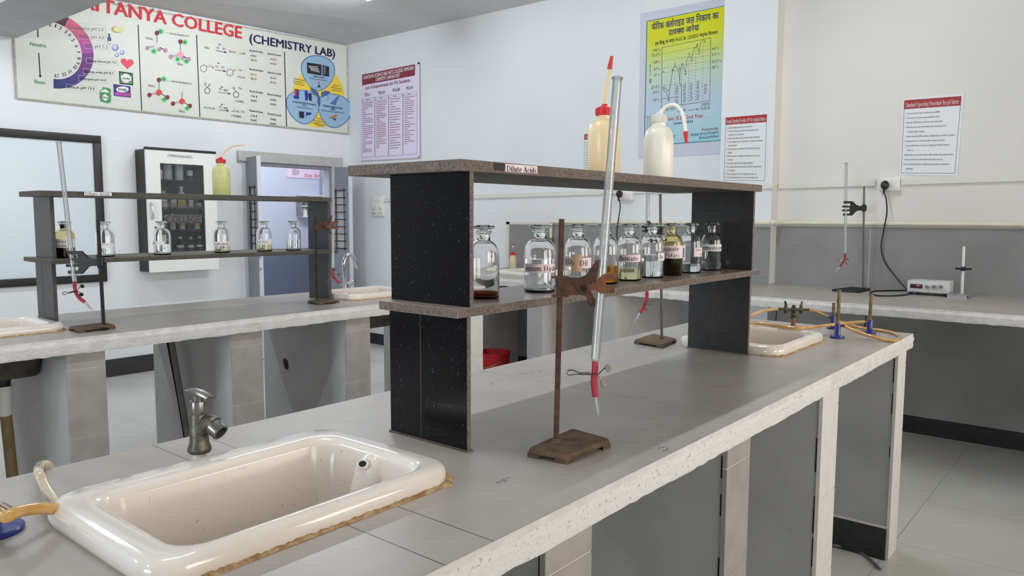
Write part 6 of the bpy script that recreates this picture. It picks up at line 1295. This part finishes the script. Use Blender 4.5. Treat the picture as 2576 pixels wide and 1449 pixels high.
sb = ['1. Clean the balance pan and surrounding area.', '2. Turn on the balance and allow it to warm up as per the', '   manufacturer\'s instructions.', '3. Calibrate the balance using standard weights if required.', '4. Close all balance doors to prevent air currents from affecting', '   the measurement.', '5. Tare the balance by pressing the "Tare" button to zero the', '   display.', '6. Place the sample or container on the balance pan and close', '   the doors.', '7. Record the weight once the display stabilizes.', '8. For multiple measurements, ensure the balance is tared between', '   each weighing.', '9. Clean the balance pan and surrounding area after use.', '10. Turn off the balance and cover it to protect from dust.']
sop(5.16, [(1822.5, 291), (1934, 281.5), (1928.5, 459), (1817, 458)], 0.14, roman('Standard Operating Procedure (SOP) for Analytical Balance'), (0.05, 0.118), (0.94, 0.118), 9.5, [(s_, 0.07 if s_[0] != ' ' else 0.10, 0.2+i*0.053, 0.07+0.0124*len(s_)) for i, s_ in enumerate(sb)], 'white sheet with a red heading on the pillar beside the yellow and blue poster', 0, 4.4, 0.8)
sop(XB, [(1467, 335), (1560, 322), (1558, 444), (1466, 449)], 0.15, roman('Standard Operating Procedure'), (0.06, 0.12), (0.93, 0.12), 7, [('%d. ' % (i+1)+'Read the instruction sheet', 0.07, 0.22+i*0.075, 0.75) for i in range(0)], 'white sheet with a red heading mostly hidden behind the cream wash bottle', 0, 4)
# ---------------------------------------------------------------- trunking, pipe, sockets
zt_ = lambda y: 1.538+(4.9-y)*0.0118
def trunk(name, y0, y1, val, label):
    m = MB(); h, d = 0.017, 0.016
    m.prism([(val, y0, zt_(y0)-h), (val, y1, zt_(y1)-h), (val, y1, zt_(y1)+h), (val, y0, zt_(y0)+h)], (-d, 0, 0), 'cream_plastic'); o = m.build(name, loc=(val, y0, zt_(y0)), smooth=False); tag(o, label, 'trunking', 'cable trunking runs')
trunk('cable_trunking', 6.08, 2.356, XB, 'long cream cable trunking between the switchboard and the pillar')
trunk('cable_trunking', 2.352, 1.962, 5.16, 'short cream cable trunking across the pillar')
trunk('cable_trunking', 1.968, 1.345, XB, 'cream cable trunking between the pillar and the socket on the warm white wall')
trunk('cable_trunking', 1.195, YR, XB, 'cream cable trunking running right from the socket under the pH sheet')
yel = onx(1386, 560, 5.255).y; zp = 1.312
t = thing('water_pipe', 'cream plastic water pipe with a brass stop tap along the back wall', 'pipe', (5.255, yel, 0.9))
m = MB(); m.tube([Vector((5.255, yel, 0.9)), Vector((5.255, yel, zp-0.02))], 0.013, 'pvc_cream', 14); m.build('riser', t)
m = MB(); m.tube([Vector((5.255, yel, zp-0.035)), Vector((5.255, yel, zp-0.01)), Vector((5.255, yel-0.012, zp)), Vector((5.255, yel-0.04, zp))], 0.0175, 'pvc_cream', 14, smooth=3); m.build('elbow', t)
m = MB(); m.tube([Vector((5.255, yel-0.03, zp)), Vector((5.255, 2.37, zp+0.006))], 0.0135, 'pvc_cream', 14); m.build('run', t)
m = MB(); m.tube([Vector((5.255, 2.4, zp+0.006)), Vector((5.235, 2.372, zp+0.006)), Vector((5.15, 2.365, zp+0.006)), Vector((5.135, 2.34, zp+0.008))], 0.0175, 'pvc_cream', 14, smooth=4); m.build('elbow', t)
m = MB(); m.tube([Vector((5.135, 2.345, zp+0.008)), Vector((5.135, 2.03, zp+0.01))], 0.0135, 'pvc_cream', 14); m.tube([Vector((5.135, 2.06, zp+0.01)), Vector((5.135, 1.962, zp+0.01))], 0.0185, 'pvc_cream', 14)
m.tube([Vector((5.135, 1.965, zp+0.01)), Vector((5.15, 1.952, zp+0.01)), Vector((5.24, 1.950, zp+0.01)), Vector((5.255, 1.93, zp+0.01))], 0.0185, 'pvc_cream', 14, smooth=4); m.build('coupling', t)
m = MB(); m.tube([Vector((5.255, 1.94, zp+0.01)), Vector((5.255, YR, zp+0.01))], 0.0135, 'pvc_cream', 14); m.tube([Vector((5.255, 1.90, zp+0.01)), Vector((5.255, 1.88, zp+0.01))], 0.018, 'pvc_cream', 14); m.tube([Vector((5.255, 0.55, zp+0.01)), Vector((5.255, 0.45, zp+0.01))], 0.018, 'pvc_cream', 14); m.build('run', t)
zs_ = onx(1386, 607, 5.24).z
m = MB(); m.tube([Vector((5.255, yel, zs_-0.03)), Vector((5.255, yel, zs_+0.03))], 0.018, 'brass_gold', 14); m.rod((5.255, yel, zs_), (5.215, yel, zs_), 0.007, 'brass_dull', 10); m.box(5.205, 5.215, yel-0.055, yel+0.05, zs_-0.007, zs_+0.007, 'brass_dull', bev=0.002); m.build('stop_tap', t, label='brass stop tap')
def socket(px0, py0, px1, py1, label, plug=None, val=XB):
    a, b = onx(px0, py0, val-0.03), onx(px1, py1, val-0.03); y1, y0 = a.y, b.y; z1, z0 = a.z, b.z
    t = thing('wall_socket', label, 'socket', (val, (y0+y1)/2, z0), 'wall sockets')
    m = MB(); m.box(val-0.036, val, y0, y1, z0, z1, 'white_plastic', bev=0.004); m.build('back_box', t)
    m = MB(); m.box(val-0.042, val-0.035, y0+0.008, y1-0.008, z0+0.008, z1-0.008, 'white_plastic', bev=0.002); m.build('plate', t)
    m = MB(); m.box(val-0.047, val-0.041, y0+0.016, y0+(y1-y0)*0.4, z0+0.022, z1-0.018, 'white_plastic', bev=0.002); m.build('rocker_switch', t)
    return y0, y1, z0, z1
socket(2211, 447, 2262, 480, 'white wall socket with a black plug, under the pH sheet')
socket(1562, 481, 1590, 504, 'white wall socket with a black plug, seen under the main rack\'s top shelf')
def plug(px, py, val, label, pts, lab2):
    c = onx(px, py, val); L = c
    m = MB(); q = Matrix.Translation(L) @ Matrix.Rotation(-PI/2, 4, 'Y')
    m.lathe([(0, 0), (0.024, 0), (0.026, 0.008), (0.022, 0.03), (0.012, 0.04), (0, 0.041)], L, 'black_plastic', 18, q @ Matrix.Diagonal((1.15, 0.95, 1, 1))); p0 = L+Vector((-0.022, 0, -0.02)); m.rod(p0, p0+Vector((0, 0, -0.035)), 0.009, 'black_plastic', 12, 0.006)
    t = thing('power_plug', label, 'plug', L, 'black plugs with cords'); m.build('plug_body', t)
    m = MB(); m.tube([p0+Vector((0, 0, -0.03))]+pts, 0.0046, 'rubber_cord', 10, smooth=8); m.build('cord', t, label=lab2)
plug(2227, 466, 5.238, 'black plug and cord leading down to the white meter on the counter',
     [onx(2229, 500, 5.21), onx(2231, 535, 5.22), onx(2223, 580, 5.235), onx(2217, 620, 5.24), onx(2224, 655, 5.24), onx(2248, 690, 5.22), onz(2283, 731, 0.912), onz(2290, 738, 0.906), onz(2262, 743, 0.9047), onz(2215, 744, 0.9047), onz(2190, 739, 0.9047), onz(2196, 733, 0.9047), onz(2230, 731, 0.9047), onz(2284, 730.5, 0.9047)], 'black power cord')
plug(1560, 488, 5.238, 'black plug and cord hanging behind the bottles of the main rack',
     [onx(1559, 505, 5.21), onx(1560, 525, 5.22), onx(1556, 550, 5.235), onx(1552, 580, 5.24), onx(1553, 620, 5.245), onx(1556, 660, 5.24), Vector((5.18, onx(1560, 690, 5.2).y, 0.906))], 'black hanging cord')
# switchboard
p, q = onx(933, 493, XB-0.02), onx(964, 543, XB-0.02); t = thing('switchboard', 'white switchboard with rows of switches near the room corner', 'switchboard', (XB, (p.y+q.y)/2, q.z))
m = MB(); m.box(XB-0.022, XB, q.y, p.y, q.z, p.z, 'white_plastic', bev=0.004); m.build('plate', t)
ww, hh = p.y-q.y, p.z-q.z
for u in (0.2, 0.42): m = MB(); y = p.y-ww*u; m.box(XB-0.030, XB-0.021, y-ww*0.07, y+ww*0.07, q.z+hh*0.42, q.z+hh*0.62, 'cream_plastic', bev=0.002); m.build('switch', t)
for u, v in ((0.45, 0.82), (0.75, 0.82), (0.78, 0.5)): m = MB(); c = (XB-0.022, p.y-ww*u, q.z+hh*v); m.rod(c, (XB-0.040, c[1], c[2]), ww*0.075, 'white_plastic', 16); m.build('indicator_knob', t)
for u in (0.22, 0.78):
    m = MB()
    for dy, dz in ((0, 0.03), (-0.018, -0.012), (0.018, -0.012)): m.rod((XB-0.0235, p.y-ww*u+dy, q.z+hh*0.18+dz), (XB-0.0215, p.y-ww*u+dy, q.z+hh*0.18+dz), 0.006, 'hole_dark', 10)
    m.build('socket_holes', t)

# ---------------------------------------------------------------- meter and electrode stand
x0, y1_, y0_ = 5.035, onx(2282, 720, 5.035).y, onx(2385, 725, 5.035).y; zb_, zt2 = 0.917, onx(2300, 704, 5.035).z-0.004
t = thing('bench_meter', 'white box meter with a dark red display and three knobs on the back counter', 'meter', (5.12, (y0_+y1_)/2, 0.9))
m = MB(); m.box(x0, 5.2, y0_, y1_, zb_, zt2, 'meter_white', bev=0.004); m.build('case', t)
P = lambda px, py: onx(px, py, x0-0.001)
d0, d1 = P(2290, 714), P(2320, 726); m = MB(); m.box(x0-0.002, x0+0.004, d1.y, d0.y, d1.z, d0.z, 'display_red', bev=0.001); m.build('display', t, label='dark red display window')
for px in (2332.5, 2350, 2368):
    m = MB(); c = P(px, 721.5); m.rod(c, c+Vector((-0.006, 0, 0)), 0.0145, 'white_plastic', 20); m.rod(c, c+Vector((-0.016, 0, 0)), 0.0105, 'knob_grey', 18); m.build('knob', t)
m = MB(); a, b = P(2289, 733), P(2318, 734)
for i in range(7):
    y = a.y+(b.y-a.y)*i/7; m.box(x0-0.001, x0+0.001, y+(b.y-a.y)/7*0.7, y, a.z-0.004, a.z+0.003, 'grey_ink')
m.build('marking', t, smooth=False)
for yy in (y0_+0.02, y1_-0.03):
    for xx in (x0+0.012, 5.17): m = MB(); m.rod((xx, yy, 0.9), (xx, yy, zb_+0.002), 0.009, 'black_plastic', 12); m.build('foot', t)
e0, e1, e2 = onz(2381, 748.5, 0.9), onz(2436, 751, 0.9), onz(2474, 742, 0.9)
t = thing('electrode_stand', 'small grey plate stand with a white rod and a black clip beside the meter', 'stand', ((e0.x+e2.x)/2, (e0.y+e2.y)/2, 0.9))
xa, xb = 4.99, 5.2; ya, yb = onx(2436, 748, 5.0).y, onx(2381, 745, 5.0).y
m = MB(); m.box(xa, xb, ya, yb, 0.912, 0.918, 'aluminium', bev=0.002); m.box(xa, xa+0.004, ya, yb, 0.9, 0.915, 'aluminium'); m.box(xa, xb, ya, ya+0.004, 0.9, 0.915, 'aluminium'); m.box(xa, xb, yb-0.004, yb, 0.9, 0.915, 'aluminium'); m.build('base_plate', t)
er = onz(2419, 738, 0.918); ex = 5.12; ey = onx(2420, 735, ex).y; et = onx(2425, 620, ex)
m = MB(); m.rod((ex, ey, 0.918), (ex, et.y, et.z), 0.0075, 'white_plastic', 14); m.build('rod', t)
m = MB(); c = onx(2423, 676, ex-0.012); m.box(c.x-0.01, c.x+0.02, c.y-0.012, c.y+0.012, c.z-0.012, c.z+0.012, 'black_plastic', bev=0.002); m.box(c.x-0.012, c.x-0.004, c.y-0.045, c.y+0.04, c.z-0.006, c.z+0.006, 'black_plastic', bev=0.002); m.build('clip', t)
